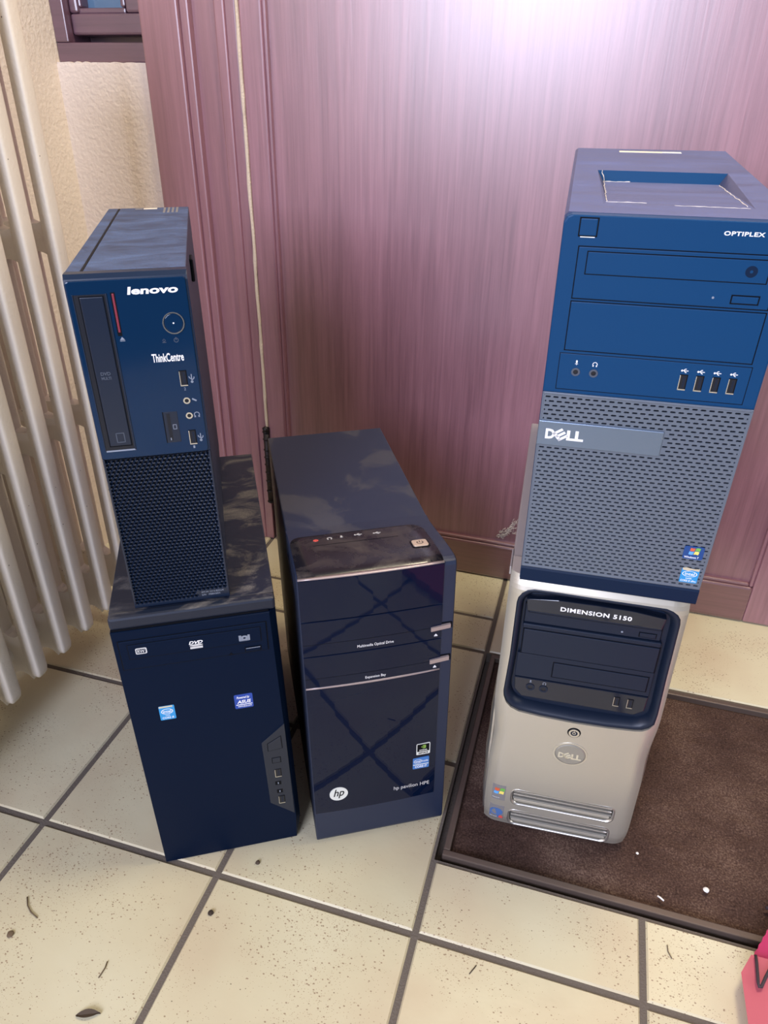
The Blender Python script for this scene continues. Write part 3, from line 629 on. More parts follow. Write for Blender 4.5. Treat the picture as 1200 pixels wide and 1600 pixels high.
# ---- tower with mirror-glossy front, middle
T = thing('computer_tower', 'black tower with mirror glossy front and sloping top controls, standing left of the doormat', 'computer tower', (-0.1672, 0.5957, 0.0018), 0.5030, 0, -0.0182, 'old desktop computer towers')
W2, H = 86.2, 413.1
mb = MB(); mb.use('hp_side').box(-W2, W2, 30, 393, 2.0, 380); mb.box(-W2, W2, 124, 393, 380, H - 4); mb.use('hp_case').box(-W2 + .1, W2 - .1, 112, 393, H - 4.5, H, 1.5); mb.build('case', parent=T)
def hp_top(y):   # height of the sloping top at depth y
    t = max(0, min(1, (124 - y) / 112.0)); t = t * t * (3 - 2 * t) * .5 + t * .5; return H + 17.5 * t - 3.2 * max(0, (10 - y) / 10.0) ** 2
prof = [(y, hp_top(y)) for y in (124, 112, 100, 85, 70, 55, 40, 25, 12, 8, 4, 1.5)] + [(0, 424), (0, 8), (2, 3), (30, 2), (30, 380), (124, H - 6)]
mb = MB(); mb.use('hp_case')
inset = lambda d: [(y + d * (y < 3), z - d * (z > 410 and y < 124)) for y, z in prof]
mb.loft([[(-W2, y, z) for y, z in inset(1.2)], [(-W2 + 1.2, y, z) for y, z in prof], [(W2 - 1.2, y, z) for y, z in prof], [(W2, y, z) for y, z in inset(1.2)]])
fb = mb.build('front_bezel', parent=T); fb['label'] = 'matt charcoal frame around the glossy front'
# glossy control panel on the slope, rounded far corners
mb = MB(); mb.use('hp_console'); ring1 = []
Y = [-1.2, 1.5, 4, 8, 12, 25, 40, 55, 70, 80, 88, 94, 98.5, 101]
rows_t, rows_b = [], []
for y in Y:
    cut = 0 if y < 80 else 14 * (1 - math.sqrt(max(0, 1 - ((y - 80) / 21.0) ** 2)))
    z = hp_top(max(y, 0)) + 1.0 - (1.2 if y < 0 else 0)
    xs = [-84.8 + (71.6 + 84.8) * i / 8 for i in range(9)]; xs[0] += cut * .8; xs[8] -= cut
    bow = lambda x: -1.0 * (1 - ((x + 6.6) / 78.0) ** 2)
    rows_t.append([mb.v(x, y, z + .0) for x in xs]); rows_b.append([mb.v(x, max(y, .5), z - 3) for x in xs])
n = len(Y)
for j in range(n - 1):
    for i in range(8): mb.face([rows_t[j][i], rows_t[j][i + 1], rows_t[j + 1][i + 1], rows_t[j + 1][i]], True)
    mb.face([rows_b[j][0], rows_t[j][0], rows_t[j + 1][0], rows_b[j + 1][0]]); mb.face([rows_t[j][8], rows_b[j][8], rows_b[j + 1][8], rows_t[j + 1][8]])
for i in range(8): mb.face([rows_b[0][i], rows_b[0][i + 1], rows_t[0][i + 1], rows_t[0][i]]); mb.face([rows_t[-1][i], rows_t[-1][i + 1], rows_b[-1][i + 1], rows_b[-1][i]])
cp = mb.build('control_panel', parent=T, fix=True); cp['label'] = 'dusty glossy black control panel on the sloping top'
def on_slope(o, x, y, lift=1.15):
    """lays a part drawn round the origin of a front face flat on the slope at (x, y)"""
    dz = (hp_top(y + 1) - hp_top(y - 1)) / 2
    a = math.atan(dz)
    o.matrix_local = Matrix.Translation((x * .001, y * .001, (hp_top(y) + lift) * .001)) @ Matrix.Rotation(a - math.pi / 2, 4, 'X')
    return o
mb = MB(); mb.use('black').prism(rrect(-10.2, 10.2, -9.6, 9.6, 3), -.3, .6); mb.use('beige_key').prism(rrect(-8.6, 8.6, -8.2, 8.2, 3), -1.6, .6, .6); pb = mb.build('power_button', parent=cp); pb['label'] = 'beige rounded square power button'
on_slope(pb, 56, 42)
mb = MB(); mb.use('black'); 
for k in range(12):
    a0, a1 = math.radians(130 + 280 * k / 12), math.radians(130 + 280 * (k + 1) / 12)
    mb.bar(3.4 * math.cos(a0), 3.4 * math.sin(a0), 3.4 * math.cos(a1), 3.4 * math.sin(a1), .9, -1.75, -1.4)
mb.bar(0, .6, 0, 4.4, .9, -1.75, -1.4); mb.build('power_symbol', parent=pb)
ps = MB(); ps.use('black').box(-60, 38, -.12, .2, -.25, .25); o = ps.build('panel_joint', parent=cp); on_slope(o, 0, 71)
ps = MB(); ps.use('red_print').ring(0, 0, 1.5, 3.0, -.2, .1, 18, .9); ps.disc(0, 0, .7, -.2, .1, 8); on_slope(ps.build('port_symbol', parent=cp), -55, 86)['label'] = 'small red ring symbol'
on_slope(phones_icon(cp, 0, 0, 2.6, 'dvd_print'), -39, 88); on_slope(mic_icon(cp, 0, 0, 6, 'dvd_print'), -25, 89); on_slope(usb_icon(cp, 0, 0, 9, 'dvd_print', horizontal=True), -5, 89.5); on_slope(usb_icon(cp, 0, 0, 9, 'dvd_print', horizontal=True), 17, 88)
# glossy door fronts
def slab(mb, z0, z1, x0=-85.2, x1=71.8, bow=2.2, n=10, m='hp_gloss'):
    mb.use(m); fr_, bk_ = [], []
    R = []
    for i in range(n + 1):
        x = x0 + (x1 - x0) * i / n; b = -1.0 - bow * (1 - (2 * i / n - 1) ** 2)
        R.append([(x, 1.5, z0), (x, b + .5, z0), (x, b, z0 + .5), (x, b, z1 - .5), (x, b + .5, z1), (x, 1.5, z1)])
    mb.loft(R, True, False)
    for f in mb.bm.faces:
        if len(f.verts) == 4: f.smooth = True
def gloss(name, z0, z1, label=None):
    mb = MB(); slab(mb, z0, z1); o = mb.build(name, parent=T)
    me = o.data
    for e in me.polygons: e.use_smooth = False
    if label: o['label'] = label
    return o
gloss('upper_front', 374, 428)
o1 = gloss('drive_door', 325.2, 373.1); o2 = gloss('drive_door', 278.6, 324.4); lp = gloss('lower_front', 59.5, 275.8, 'large mirror glossy black lower front')
for z, o in ((342, o1), (292.3, o2)):
    mb = MB(); slab(mb, z - .25, z + .25, bow=2.35, m='black'); mb.build('door_joint', parent=o)
mb = MB(); slab(mb, 275.9, 278.5, bow=2.9, m='rose_metal'); mb.build('trim_strip', parent=T)['label'] = 'thin polished metal strip'
mb = MB(); slab(mb, 428.1, 430, bow=2.4, m='rose_metal'); mb.build('trim_strip', parent=T)['label'] = 'thin polished metal strip'
for z0, z1 in ((338.2, 343.6), (290.0, 295.8)):
    mb = MB(); mb.use('black').prism(rrect(70.5, 84.5, z0 - 1, z1 + 3.2, 1.5, 3), -.3, 1); mb.use('rose_metal').loft([[(59, y_, z0 - .4), (82, y_ + .6, z0 + 1.4), (82, y_ + .6, z1 + 1.2), (59, y_, z1 - .6)] for y_ in (-3.6, -.5)])
    mb.build('door_handle', parent=T)['label'] = 'small brushed metal handle'
tri(T, 65.2, 331.4, 2.0, 'white_print_glint', -1.9); tri(T, 65.5, 284, 2.0, 'white_print_glint', -1.9)
text('Multimedia Optical Drive', -25.2, 16, 329.2, 334.2, -3.15, 'white_print_glint', T); text('Expansion Bay', -17, 7, 281.6, 286.4, -3.15, 'white_print_glint', T)
bd = MB().disc(-54.4, 93.2, 11.7, -3.1, -1.0, 36, 1.02).build('maker_badge', 'pale', T); bd['label'] = 'round white badge'
text('hp', -61.2, -47.4, 85.2, 102.2, -3.15, 'black', bd, 'badge_lettering', shear=.28, off=.01)
text('hp pavilion HPE', 17.2, 64.4, 79.0, 87.4, -3.0, 'dvd_print', T, 'model_lettering')
st = MB().prism(rrect(46.3, 64.1, 138.2, 157.9, 1.4), -2.2, -1).build('sticker', 'pale', T); st['label'] = 'white edged sticker with a green eye emblem'
mb = MB(); mb.use('black').prism(rrect(47.3, 63.1, 143.8, 156.8, .8), -2.3, -2); mb.use('eye_green').prism(rrect(54.5, 58.6, 149.2, 155, .8), -2.4, -2.1); mb.ring(54.4, 152, 1.2, 1.9, -2.4, -2.1, 14, .75); mb.use('black').ring(55, 152, .6, 1.1, -2.46, -2.2, 12, .75); mb.build('sticker_print', parent=st)
text('NVIDIA', 50.2, 60.4, 145, 147.4, -2.3, 'pale', st, 'sticker_lettering', off=.02); text('GEFORCE', 49, 61.6, 139.6, 142.4, -2.22, 'black', st, 'sticker_lettering', off=.03)
st = MB().prism(rrect(42, 63.2, 113.2, 133, 1.2), -2.5, -1).build('sticker', 'mid_blue', T); st['label'] = 'mid blue sticker with a white ring'
mb = MB(); mb.use('pale').ring(48.6, 126.6, 4.6, 5.4, -2.6, -2.3, 24, .66); mb.box(42.4, 62.8, -2.58, -2.4, 120, 121.4); mb.build('sticker_print', parent=st)
text('intel', 45.4, 51.8, 124.8, 128.6, -2.55, 'white_print_glint', st, 'sticker_lettering'); text('inside', 54.4, 62, 124.8, 128.2, -2.55, 'white_print_glint', st, 'sticker_lettering'); text('CORE i7', 45, 60.4, 115, 118.8, -2.55, 'white_print_glint', st, 'sticker_lettering', off=.02)

# ---- silver and black tower on the doormat
MATZ = -.0035
T = thing('computer_tower', 'silver fronted tower with a black drive bay opening, standing on the brown doormat', 'computer tower', (0.0558, 0.6573, 0.0), 0.0573, 0, -0.0086, 'old desktop computer towers')
H = 409.0
mb = MB(); mb.use('steel').box(-95, 95, 40, 443, MATZ * 1000 + 1.5, H - 1.5, 2.0); mb.build('case', parent=T)
mb = MB(); mb.use('silver')
def hw(z):   # half width of the fascia at height z
    pts = [(0, 93.2), (40, 94.8), (110, 94.6), (165, 92.6), (230, 96.6), (320, 95.6), (385, 95.0), (400, 94.6), (409, 94.2)]
    for (a, p), (c, q) in zip(pts, pts[1:]):
        if a <= z <= c:
            t = (z - a) / (c - a); t = t * t * (3 - 2 * t); return p + (q - p) * t
    return pts[-1][1]
def fy(z):   # how far back the face lies at height z
    return 6.0 * max(0, (25 - z) / 25) ** 2 + 9.0 * max(0, (z - 388) / 21.0) ** 2 + 2.2 * math.sin(math.pi * max(0, min(1, z / 230.0))) * 0
Z = [MATZ * 1000 + 1.5, 3, 8, 16, 25, 40, 60, 80, 110, 140, 165, 190, 215, 240, 270, 300, 330, 360, 380, 388, 394, 399, 403, 406, 408, H]
rings = []
Zd = []
for a, c in zip(Z, Z[1:]):
    k = max(1, int((c - a) / 6)); Zd += [a + (c - a) * q / k for q in range(k)]
for z in Zd + [H]:
    w = hw(max(z, 0)); y0 = fy(max(z, 0)); r = []
    for u in [-1, -.99, -.975, -.96, -.94, -.92, -.9, -.875, -.85, -.82] + [-.8 + 1.6 * q / 16 for q in range(17)] + [.82, .85, .875, .9, .92, .94, .96, .975, .99, 1]:
        e = max(0, abs(u) - .80) / .20
        r.append((w * u if abs(u) < 1 else w * u, y0 + 2.2 * u * u + 7.0 * e ** 2.4, z))
    r += [(w, 46, z), (-w, 46, z)]
    rings.append(r)
mb.loft(rings)
fas = mb.build('front_fascia', parent=T)
OP = [(-84.5, 377), (-84.9, 300), (-87.2, 243)] + [(-87.2 + 20 * (1 - math.cos(t)), 243 - 27 * math.sin(t)) for t in (.3, .7, 1.1)] + [(-66, 214.5), (-40, 212.6), (0, 211.8), (40, 212.6), (70, 214.4)] + [(70 + 21.5 * math.sin(t), 214.4 + 20 * (1 - math.cos(t))) for t in (.4, .8, 1.2)] + [(91, 243), (89.6, 300), (88.6, 376)] + [(88.6 - 17 * (1 - math.cos(t)), 376 + 19 * math.sin(t)) for t in (.4, .8, 1.2)] + [(71, 395.8), (40, 396.6), (0, 397.2), (-40, 397.6), (-67, 397.2)] + [(-84.5 + 17 * (1 - math.sin(t)), 377 + 20 * math.cos(t)) for t in (.4, .8, 1.2)]
cut = [MB().prism(OP, -20, 30).build('cutter', 'dim_black')]
V1, V2 = rrect(-60, 70, 47.5, 75.5, 9), rrect(-60.5, 69.5, 7.0, 35.0, 9)
for P in (V1, V2): cut.append(MB().prism(P, -20, 14).build('cutter', 'silver_slat'))
cut.append(MB().disc(2.4, 196.5, 8.0, -20, 6).build('cutter', 'dim_black')); cut.append(MB().disc(2.6, 159.5, 20.2, -20, 4, 36, .93).build('cutter', 'silver'))
for c in cut: c.parent = T
bpy.context.view_layer.update()
boolean_cut(fas, cut)
def on_fascia(o):
    for q in [o] + list(o.children):
        for v in q.data.vertices:
            u = abs(v.co.x * 1000) / 95.0; e = max(0, u - .8) / .2
            v.co.y += (fy(max(0, v.co.z * 1000)) + 2.2 * u * u + 7.0 * e ** 2.4) * .001
fas['label'] = 'curved satin silver front'
# black surround: thick rounded rim falling back to the recessed bay
mb = MB(); mb.use('dim_black')
cx, cz = 0.0, 307.0
def scaled(k, yy, P=OP): return [(cx + (x - cx) * k[0], yy + 2.2 * (x / 95.0) ** 2, cz + (z - cz) * k[1]) for x, z in P]
rings = [scaled((1.0, 1.0), 4.5), scaled((.995, .995), 2.2), scaled((.975, .975), 1.6), scaled((.945, .945), 3.5), scaled((.915, .905), 9), scaled((.905, .89), 17)]
mb.loft(rings, cap=False, smooth=True)
Pb = [(x * .93, z) for x, z in OP]
mb.prism([(cx + (x - cx) * .95, cz + (z - cz) * .95) for x, z in OP], 15, 28)
sur = mb.build('bay_surround', parent=T, fix=True)
# bay faces
mb = MB(); mb.use('dim_gloss').prism([(-72, 366), (72, 366), (74, 380.5), (40, 384.8), (0, 385.8), (-40, 385.4), (-74, 381.5)], 4.5, 16, 1.0); vis = mb.build('bay_visor', parent=T); vis['label'] = 'glossy black curved strip above the drives'
text('DIMENSION 5150', -36.4, 39.2, 371.6, 377.4, 4.45, 'white_print_glint', vis, 'model_lettering', off=.03, space=1.12)
mb = MB(); mb.use('black').box(-74.5, 74.5, 12.2, 16, 344.6, 371); mb.use('dim_black').box(-73.5, 73.8, 10.6, 16, 345.6, 370, .6); od = mb.build('optical_drive', parent=T)
mb = MB(); mb.use('black').box(-70, 73.4, 10.4, 12, 359.6, 372); mb.use('dim_black').box(-69.2, 72.8, 9.8, 12, 360.4, 372, .5); mb.build('tray_door', parent=od)
mb = MB(); mb.use('black').box(50.8, 69.6, 10.3, 12, 347.8, 354.6); mb.use('dim_black').box(51.8, 68.6, 9.6, 12, 348.6, 353.8, .4); mb.build('eject_button', parent=od)
MB().disc(33, 351, 1.2, 10.2, 11, 10).build('drive_indicator', 'grey_print', od)
mb = MB(); mb.use('dim_black').box(-74.5, 76.5, 8.6, 16, 337.6, 344.2, 1.4); mb.build('bay_ledge', parent=T)
mb = MB(); mb.use('black').box(-73.5, 77, 9.9, 16, 299.6, 337.4); mb.use('dim_black').box(-72.4, 75.9, 8.8, 16, 300.8, 336.2, .8); mb.build('bay_cover', parent=T)
mb = MB(); mb.use('dim_black').box(-76, 77, 10.0, 16, 263.5, 299.4, .6); lb = mb.build('lower_bay', parent=T)
mb = MB(); mb.use('black').box(-34.6, 73.2, 9.85, 11, 269.6, 293.2); mb.use('dim_black').box(-33.5, 72.1, 9.1, 12, 270.7, 292.1, .7); mb.build('bay_cover', parent=lb)
mb = MB(); mb.use('dim_gloss').prism([(-74.5, 243.5), (-66, 233.5), (66, 232.5), (76, 241), (77, 263), (-76, 263)], 9.0, 16, 1.0); pp = mb.build('port_strip', parent=T)
jack(pp, -56.4, 250, 5.2, 'dim_black', 8.9); jack(pp, -40.8, 250, 5.2, 'dim_black', 8.9); mic_icon(pp, -56.8, 258.6, 4.4, 'grey_print', 8.95); phones_icon(pp, -40.6, 258.4, 1.8, 'grey_print', 8.95)
usb(pp, 43.4, 249.4, 5.4, 12.6, 8.9); usb(pp, 58.8, 249.4, 5.4, 12.6, 8.9)
mb = MB(); mb.use('black').ring(2.4, 196.5, 5.6, 7.6, -.6, 6, 28); mb.use('silver_bright').ring(2.4, 196.5, 4.2, 6.4, -1.4, 6, 28); mb.use('dim_black').disc(2.4, 196.5, 4.4, -.8, 4, 24); mb.use('silver_bright').ring(2.4, 196.3, 1.5, 2.3, -1.1, 0, 18); mb.box(2.0, 2.8, -1.1, 0, 196.5, 200); mb.build('power_button', parent=T)
mb = MB(); mb.use('silver_bright').ring(2.6, 159.5, 18.6, 20.6, -.8, 4, 44, .93); mb.use('silver_slat').disc(2.6, 159.5, 18.8, -1.6, 4, 44, .93, 2.0); bd = mb.build('maker_badge', parent=T); bd['label'] = 'round silver badge'
def maker(parent, x0, x1, z0, z1, y, m, name='badge_lettering'):
    """four capitals, the second one a tilted E"""
    w = x1 - x0; h = z1 - z0
    text('D', x0, x0 + w * .25, z0, z1, y, m, parent, name, off=.045); text('LL', x0 + w * .56, x1, z0, z1, y, m, parent, name, off=.045)
    mb = MB(); mb.use(m); cx, cz = x0 + w * .40, (z0 + z1) / 2; a = math.radians(38); q = h * .56
    def R(u, v): return (cx + (u * math.cos(a) - v * math.sin(a)) * 1.05, cz + (u * math.sin(a) + v * math.cos(a)) * .95)
    for u0, u1, v0, v1 in ((-q, -q * .45, -q, q), (-q, q * .9, -q, -q * .52), (-q, q * .9, -q * .24, q * .24), (-q, q * .9, q * .52, q)):
        mb.prism([R(u0 * .9, v0 * .9), R(u1 * .9, v0 * .9), R(u1 * .9, v1 * .9), R(u0 * .9, v1 * .9)], y - .12, y + .1)
    return mb.build(name, parent=parent)
maker(bd, -11.4, 16.4, 152.6, 161.6, -1.7, 'foil')
for P, z0, z1 in ((V1, 47.5, 75.5), (V2, 7, 35)):
    mb = MB(); n = len(P)
    mb.use('silver_bright')
    xc, zc = 5.0, (z0 + z1) / 2
    mb.loft([[(xc + (x - xc) * a, y, zc + (z - zc) * c) for x, z in P] for a, c, y in ((1.03, 1.12, 1.6), (1.02, 1.08, .3), (1.0, 1.0, .6), (.985, .94, 3))], cap=False, smooth=True)
    for k in range(3):
        zz = z0 + 9.0 + 6.4 * k
        mb.use('silver_bright' if k else 'silver_slat').box(-58, 68, 2.2, 9, zz - .2, zz + 2.4, .8)
    mb.use('silver_slat').box(-58.5, 68.5, 8, 14, z0, z1); mb.use('silver').box(-57, 67, 3.5, 9, z0 + 1.6, z0 + 7.4, 1.5)
    mb.build('vent', parent=T)
st = MB().loft([[(x, -.3, 49.2), (x, -.3, 77.6), (x, .5, 77.6), (x, .5, 49.2)] for x in (-85.8, -83, -80, -77, -74, -71, -68.2)]).build('sticker', 'dull_label', T); st['label'] = 'grey square sticker with a four colour flag'
flag(st, -76.4, 66.5, 6.4, -.5); text('Designed for', -84.6, -75, 52.2, 54, -.45, 'pale', st, 'sticker_lettering', off=.02); on_fascia(st)
st = MB().loft([[(x, -.3, 9.2), (x, -.3, 20), (x, -.3, 38), (x, .5, 38), (x, .5, 20), (x, .5, 9.2)] for x in (-86.6, -83, -80, -77, -74, -71, -67)]).build('sticker', 'dull_label', T); st['label'] = 'grey sticker with a blue globe'
mb = MB(); mb.use('old_blue').disc(-77.2, 25, 8.6, -.6, .2, 28, .82); mb.box(-85.6, -72.5, -.6, .2, 12, 22); mb.use('red_print').disc(-70.6, 14.2, 3.0, -.75, .2, 16); mb.build('sticker_print', parent=st)
text('intel inside', -85.2, -75.6, 13, 15.4, -.7, 'pale', st, 'sticker_lettering', off=.02); on_fascia(st)
# curved side trims behind the fascia
for sgn in (-1, 1):
    rings = []
    for k in range(17):
        z = 2 + 226 * k / 16; b = 3.2 * math.sin(math.pi * k / 16) ** 1.0 + 1.0 * math.sin(3 * math.pi * k / 16) ** 2
        rings.append([(sgn * 93, 20, z), (sgn * (96.5 + b * .6), 24, z), (sgn * (97.0 + b), 34, z), (sgn * (96 + b * .8), 90, z), (sgn * 93, 120, z)])
    mb = MB(); mb.use('silver_bright').loft(rings, True, True); mb.build('side_trim', parent=T)
MB().box(-96.8, -94.6, 24, 62, 398, H - .4, .8).build('corner_tab', 'steel', T)

# ---- tower on top of it, at right
TL = 0.0572
T = thing('computer_tower', 'wide tower with grey mesh lower front and dusty top, stacked on the silver tower', 'computer tower', (0.0578, 0.6573, 0.4098), 0.0471, TL, -0.0083, 'old desktop computer towers')
W2, H, D = 90.4, 372.9, 419.5
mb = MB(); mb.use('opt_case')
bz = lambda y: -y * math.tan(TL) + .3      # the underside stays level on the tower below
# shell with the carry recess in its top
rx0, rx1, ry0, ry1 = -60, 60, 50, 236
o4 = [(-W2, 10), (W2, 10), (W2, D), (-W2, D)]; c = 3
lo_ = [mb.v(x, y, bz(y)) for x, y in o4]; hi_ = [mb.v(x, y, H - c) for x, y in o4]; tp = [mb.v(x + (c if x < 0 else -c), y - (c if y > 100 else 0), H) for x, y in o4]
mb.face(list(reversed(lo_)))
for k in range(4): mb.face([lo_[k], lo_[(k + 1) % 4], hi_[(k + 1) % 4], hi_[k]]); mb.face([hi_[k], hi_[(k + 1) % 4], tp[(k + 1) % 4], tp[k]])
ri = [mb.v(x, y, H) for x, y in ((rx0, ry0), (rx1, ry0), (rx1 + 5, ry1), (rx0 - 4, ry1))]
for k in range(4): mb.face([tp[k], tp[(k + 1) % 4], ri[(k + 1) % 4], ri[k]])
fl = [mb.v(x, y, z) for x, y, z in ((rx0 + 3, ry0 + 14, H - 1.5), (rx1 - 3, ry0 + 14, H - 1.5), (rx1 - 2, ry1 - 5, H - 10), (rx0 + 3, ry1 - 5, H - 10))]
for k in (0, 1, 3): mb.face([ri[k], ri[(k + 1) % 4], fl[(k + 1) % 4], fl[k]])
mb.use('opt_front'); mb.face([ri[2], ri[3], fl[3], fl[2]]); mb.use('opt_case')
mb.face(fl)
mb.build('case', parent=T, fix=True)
mb = MB(); rnd = random.Random(5)
def ridge(a, b_, n, w):
    pts = []
    for k in range(n):
        t = k / (n - 1); p = Vector(a).lerp(Vector(b_), t) + Vector((rnd.gauss(0, .35), rnd.gauss(0, .5), .15)); pts.append(tuple(p))
    mb.tube(pts, [w * (.25 + .75 * abs(noise.noise(Vector((k * .7, a[0], a[1]))))) for k in range(n)], 5)
ridge((-56.5, 228, H - 9.6), (-56.8, 66, H - 1.5), 26, 1.0); ridge((-57, 228, H - 9.8), (-30, 229, H - 9.8), 10, 1.1); ridge((57, 226, H - 9.6), (57, 66, H - 1.5), 26, 1.1)
ridge((-57, 65, H - 1.4), (-24, 66, H - 1.4), 10, .9); ridge((-2, 52, H - .2), (56, 51, H - .2), 16, .8); ridge((-60, 235, H), (-56, 226, H - 9), 5, .9)
mb.build('dust_ridge', 'lint', T)
mb = MB(); mb.use('opt_front')
pf = [(-W2, 1), (W2, 1), (W2, H - 6), (W2 - 2.2, H - 2), (W2 - 6, H - .3), (-W2 + 6, H - .3), (-W2 + 2.2, H - 2), (-W2, H - 6)]
mb.prism(pf, 0, 10, 1.6)
fb = mb.build('front_bezel', parent=T)
mb = MB(); mb.use('opt_foot').side([(0, 0), (0, 19.2), (-1.2, 19.2), (-2.2, 17), (-2.2, 2), (-1.2, .4)], -W2 + .4, W2 - .4); mb.build('foot_strip', parent=T)
mb = MB(); panel(mb, 'opt_front', -77, -63.6, 357, 370.2, -.6, .8, .9); mb.use('white_print_glint').box(-76, -64.4, -.5, 0, 355.6, 356.3, .2); mb.build('power_button', parent=T)  # the white bar below the button is its glint, painted on
text('OPTIPLEX', 31.4, 61, 361.9, 365.2, -.02, 'white_print_glint', T, 'model_lettering', off=.03, space=1.1)
mb = MB(); panel(mb, 'opt_front', -75.6, 77.4, 306.6, 348.4, -.7, .6, .8); od = mb.build('optical_drive', parent=T)
mb = MB(); mb.use('black').box(-68.6, 71.4, -.85, 0, 326.6, 345.6); mb.use('opt_front').box(-67.8, 70.6, -1.3, 0, 327.3, 344.8, .4); mb.build('tray_door', parent=od)
mb = MB(); mb.use('black').box(48, 69.6, -.85, 0, 309.8, 317.4); mb.use('opt_front').box(49, 68.6, -1.5, 0, 310.8, 316.4, .5); mb.build('eject_button', parent=od)
MB().disc(34.6, 314.1, 1.0, -.9, -.5, 10).build('drive_indicator', 'grey_print', od)
mb = MB(); mb.use('opt_foot'); mb.ring(58, 336, 1.2, 4.6, -1.36, -1.1, 20); mb.build('disc_symbol', parent=od)
mb = MB(); panel(mb, 'opt_front', -75.8, 77.4, 261, 303.6, -.7, .6, .8); mb.build('bay_cover', parent=T)
mb = MB(); panel(mb, 'opt_front', -79, 79, 224, 257.6, -.25, .4, .5); pp = mb.build('port_panel', parent=T)
jack(pp, -63.8, 241.2, 3.8, 'faint_print', -.2); jack(pp, -48.3, 241.2, 3.8, 'faint_print', -.2); mic_icon(pp, -64.0, 249.8, 4.4, y=-.3); phones_icon(pp, -48.2, 249.4, 1.9, y=-.3)
for k, x in enumerate((27, 40.2, 53.4, 66.6)):
    usb(pp, x, 240, 5.2, 12.6, -.2); usb_icon(pp, x, 250.4, 6, y=-.3, horizontal=True)
def clear(x, z): return not (x < 22.5 and 166.5 < z < 192.3)
mb = MB(); mb.use('black').box(-90, 89.8, -.35, .5, 19.6, 220.4)
perforate(mb, 'opt_grille', -88.4, 88.4, 22, 218, 7.0, 4.35, 2.45, .85, -1.6, -.3, corner=.8, inside=clear)
mb.use('opt_grille'); mb.box(-90.0, -88.3, -1.8, 4, 19.6, 220.4, .5); mb.box(88.3, 89.8, -1.8, 4, 19.6, 220.4, .5); mb.box(-90.0, 89.8, -1.8, 4, 217.9, 220.4, .6); mb.box(-90.0, 89.8, -1.8, 4, 19.6, 22.1, .6)
gr = mb.build('grille', parent=T, fix=False); gr['label'] = 'grey mesh of short staggered slots'
pl = MB().box(-90.3, 21.6, -3.2, 1, 166.8, 192, .8).build('name_plate', 'opt_plate', T); pl['label'] = 'brushed grey metal plate'
maker(pl, -83, -48, 174, 184.4, -3.25, 'white_print_glint', 'plate_lettering')
st = MB().prism(rrect(64.8, 83.6, 56.6, 72, 2.2), -2.1, -1.4).build('sticker', 'deep_blue', T); st['label'] = 'dark blue sticker with a four colour flag'
flag(st, 74.8, 66.4, 4.6, -2.1); text('Windows 7', 66.4, 80, 57.8, 60.2, -2.1, 'white_print_glint', st, 'sticker_lettering', off=.02)
st = MB().prism(rrect(67.8, 84.8, 27.4, 44.8, .8), -2.1, -1.4).build('sticker', 'sky_blue', T); st['label'] = 'light blue sticker peeling at its top edge'
mb = MB(); mb.use('foil').prism([(68.5, 43), (74, 42.2), (77, 43.4), (84.2, 42.6), (84.4, 45.6), (78, 45), (72, 46.2), (68.4, 45.4)], -2.3, -1.8); mb.use('white_print_glint').ring(76.2, 38.4, 6.4, 7.2, -2.2, -1.9, 24, .5); mb.build('sticker_print', parent=st)
text('intel', 71.6, 80.8, 36.6, 40.4, -2.12, 'white_print_glint', st, 'sticker_lettering', off=.01); text('inside', 73.4, 79.2, 32.2, 33.8, -2.12, 'white_print_glint', st, 'sticker_lettering', off=.02); text('CORE i5 vPro', 69, 83.8, 28.6, 31, -2.12, 'white_print_glint', st, 'sticker_lettering', off=.02)
mb = MB(); mb.use('paper_label').box(-38, 12, 384, 396, H, H + .3); mb.use('pale').box(12, 34, 385, 396, H, H + .3); mb.build('label_strip', parent=T)['label'] = 'pale paper label strip'

# ------------------------------------------------------------------ pink paper bag lying at the right edge
bag = thing('paper_bag', 'pink paper bag with dark rope handle, lying on the tiles at bottom right', 'bag', (0.36, 0.47, 0.0))
mb = MB(1.0); mb.use('bag_paper')
# outline of the upper panel in floor coordinates relative to the base point; mouth edge toward the doormat
def P(x, y, z): return (x - .36, y - .47, z)
ZT = .032
mouth = [(.2705, .524), (.2835, .548), (.30, .552), (.42, .556), (.52, .560)]
top = [(.2715, .20), (.52, .20)]
rings = [[P(.2865, .19, .001), P(.53, .19, .001), P(.53, .19, ZT - .01), P(.2725, .19, ZT - .01)],
         [P(.2860, .20, .001), P(.53, .20, .001), P(.53, .20, ZT), P(.2715, .20, ZT)],
         [P(.2850, .36, .001), P(.53, .36, .001), P(.53, .36, ZT + .006), P(.2695, .36, ZT + .004)],
         [P(.2850, .505, .001), P(.53, .515, .001), P(.53, .515, ZT), P(.2690, .5225, ZT)],
         [P(.2930, .530, .001), P(.53, .540, .001), P(.53, .548, ZT), P(.2825, .5465, ZT)]]
mb.loft(rings, True, False)
mb.build('bag_body', parent=bag)
mb = MB(1.0); mb.use('bag_inner'); n = 22; A = []
for k in range(n + 1):
    t = k / n; x = .2835 + (.345 - .2835) * t; yy = .5455 + (.655 - .5455) * t
    A.append((x + .0007 * (k % 2), yy - .0007 * (k % 2)))
base = [P(.2835, .5455, ZT - .004), P(.53, .546, ZT - .004), P(.53, .66, ZT - .012)] + [P(x, yy, ZT - .006 * 1) for x, yy in reversed(A)]
lowr = [(x, y, z - .0012) for x, y, z in base]
mb.loft([lowr, base]); mb.build('bag_flap', parent=bag)['label'] = 'darker magenta inner panel with a serrated edge'
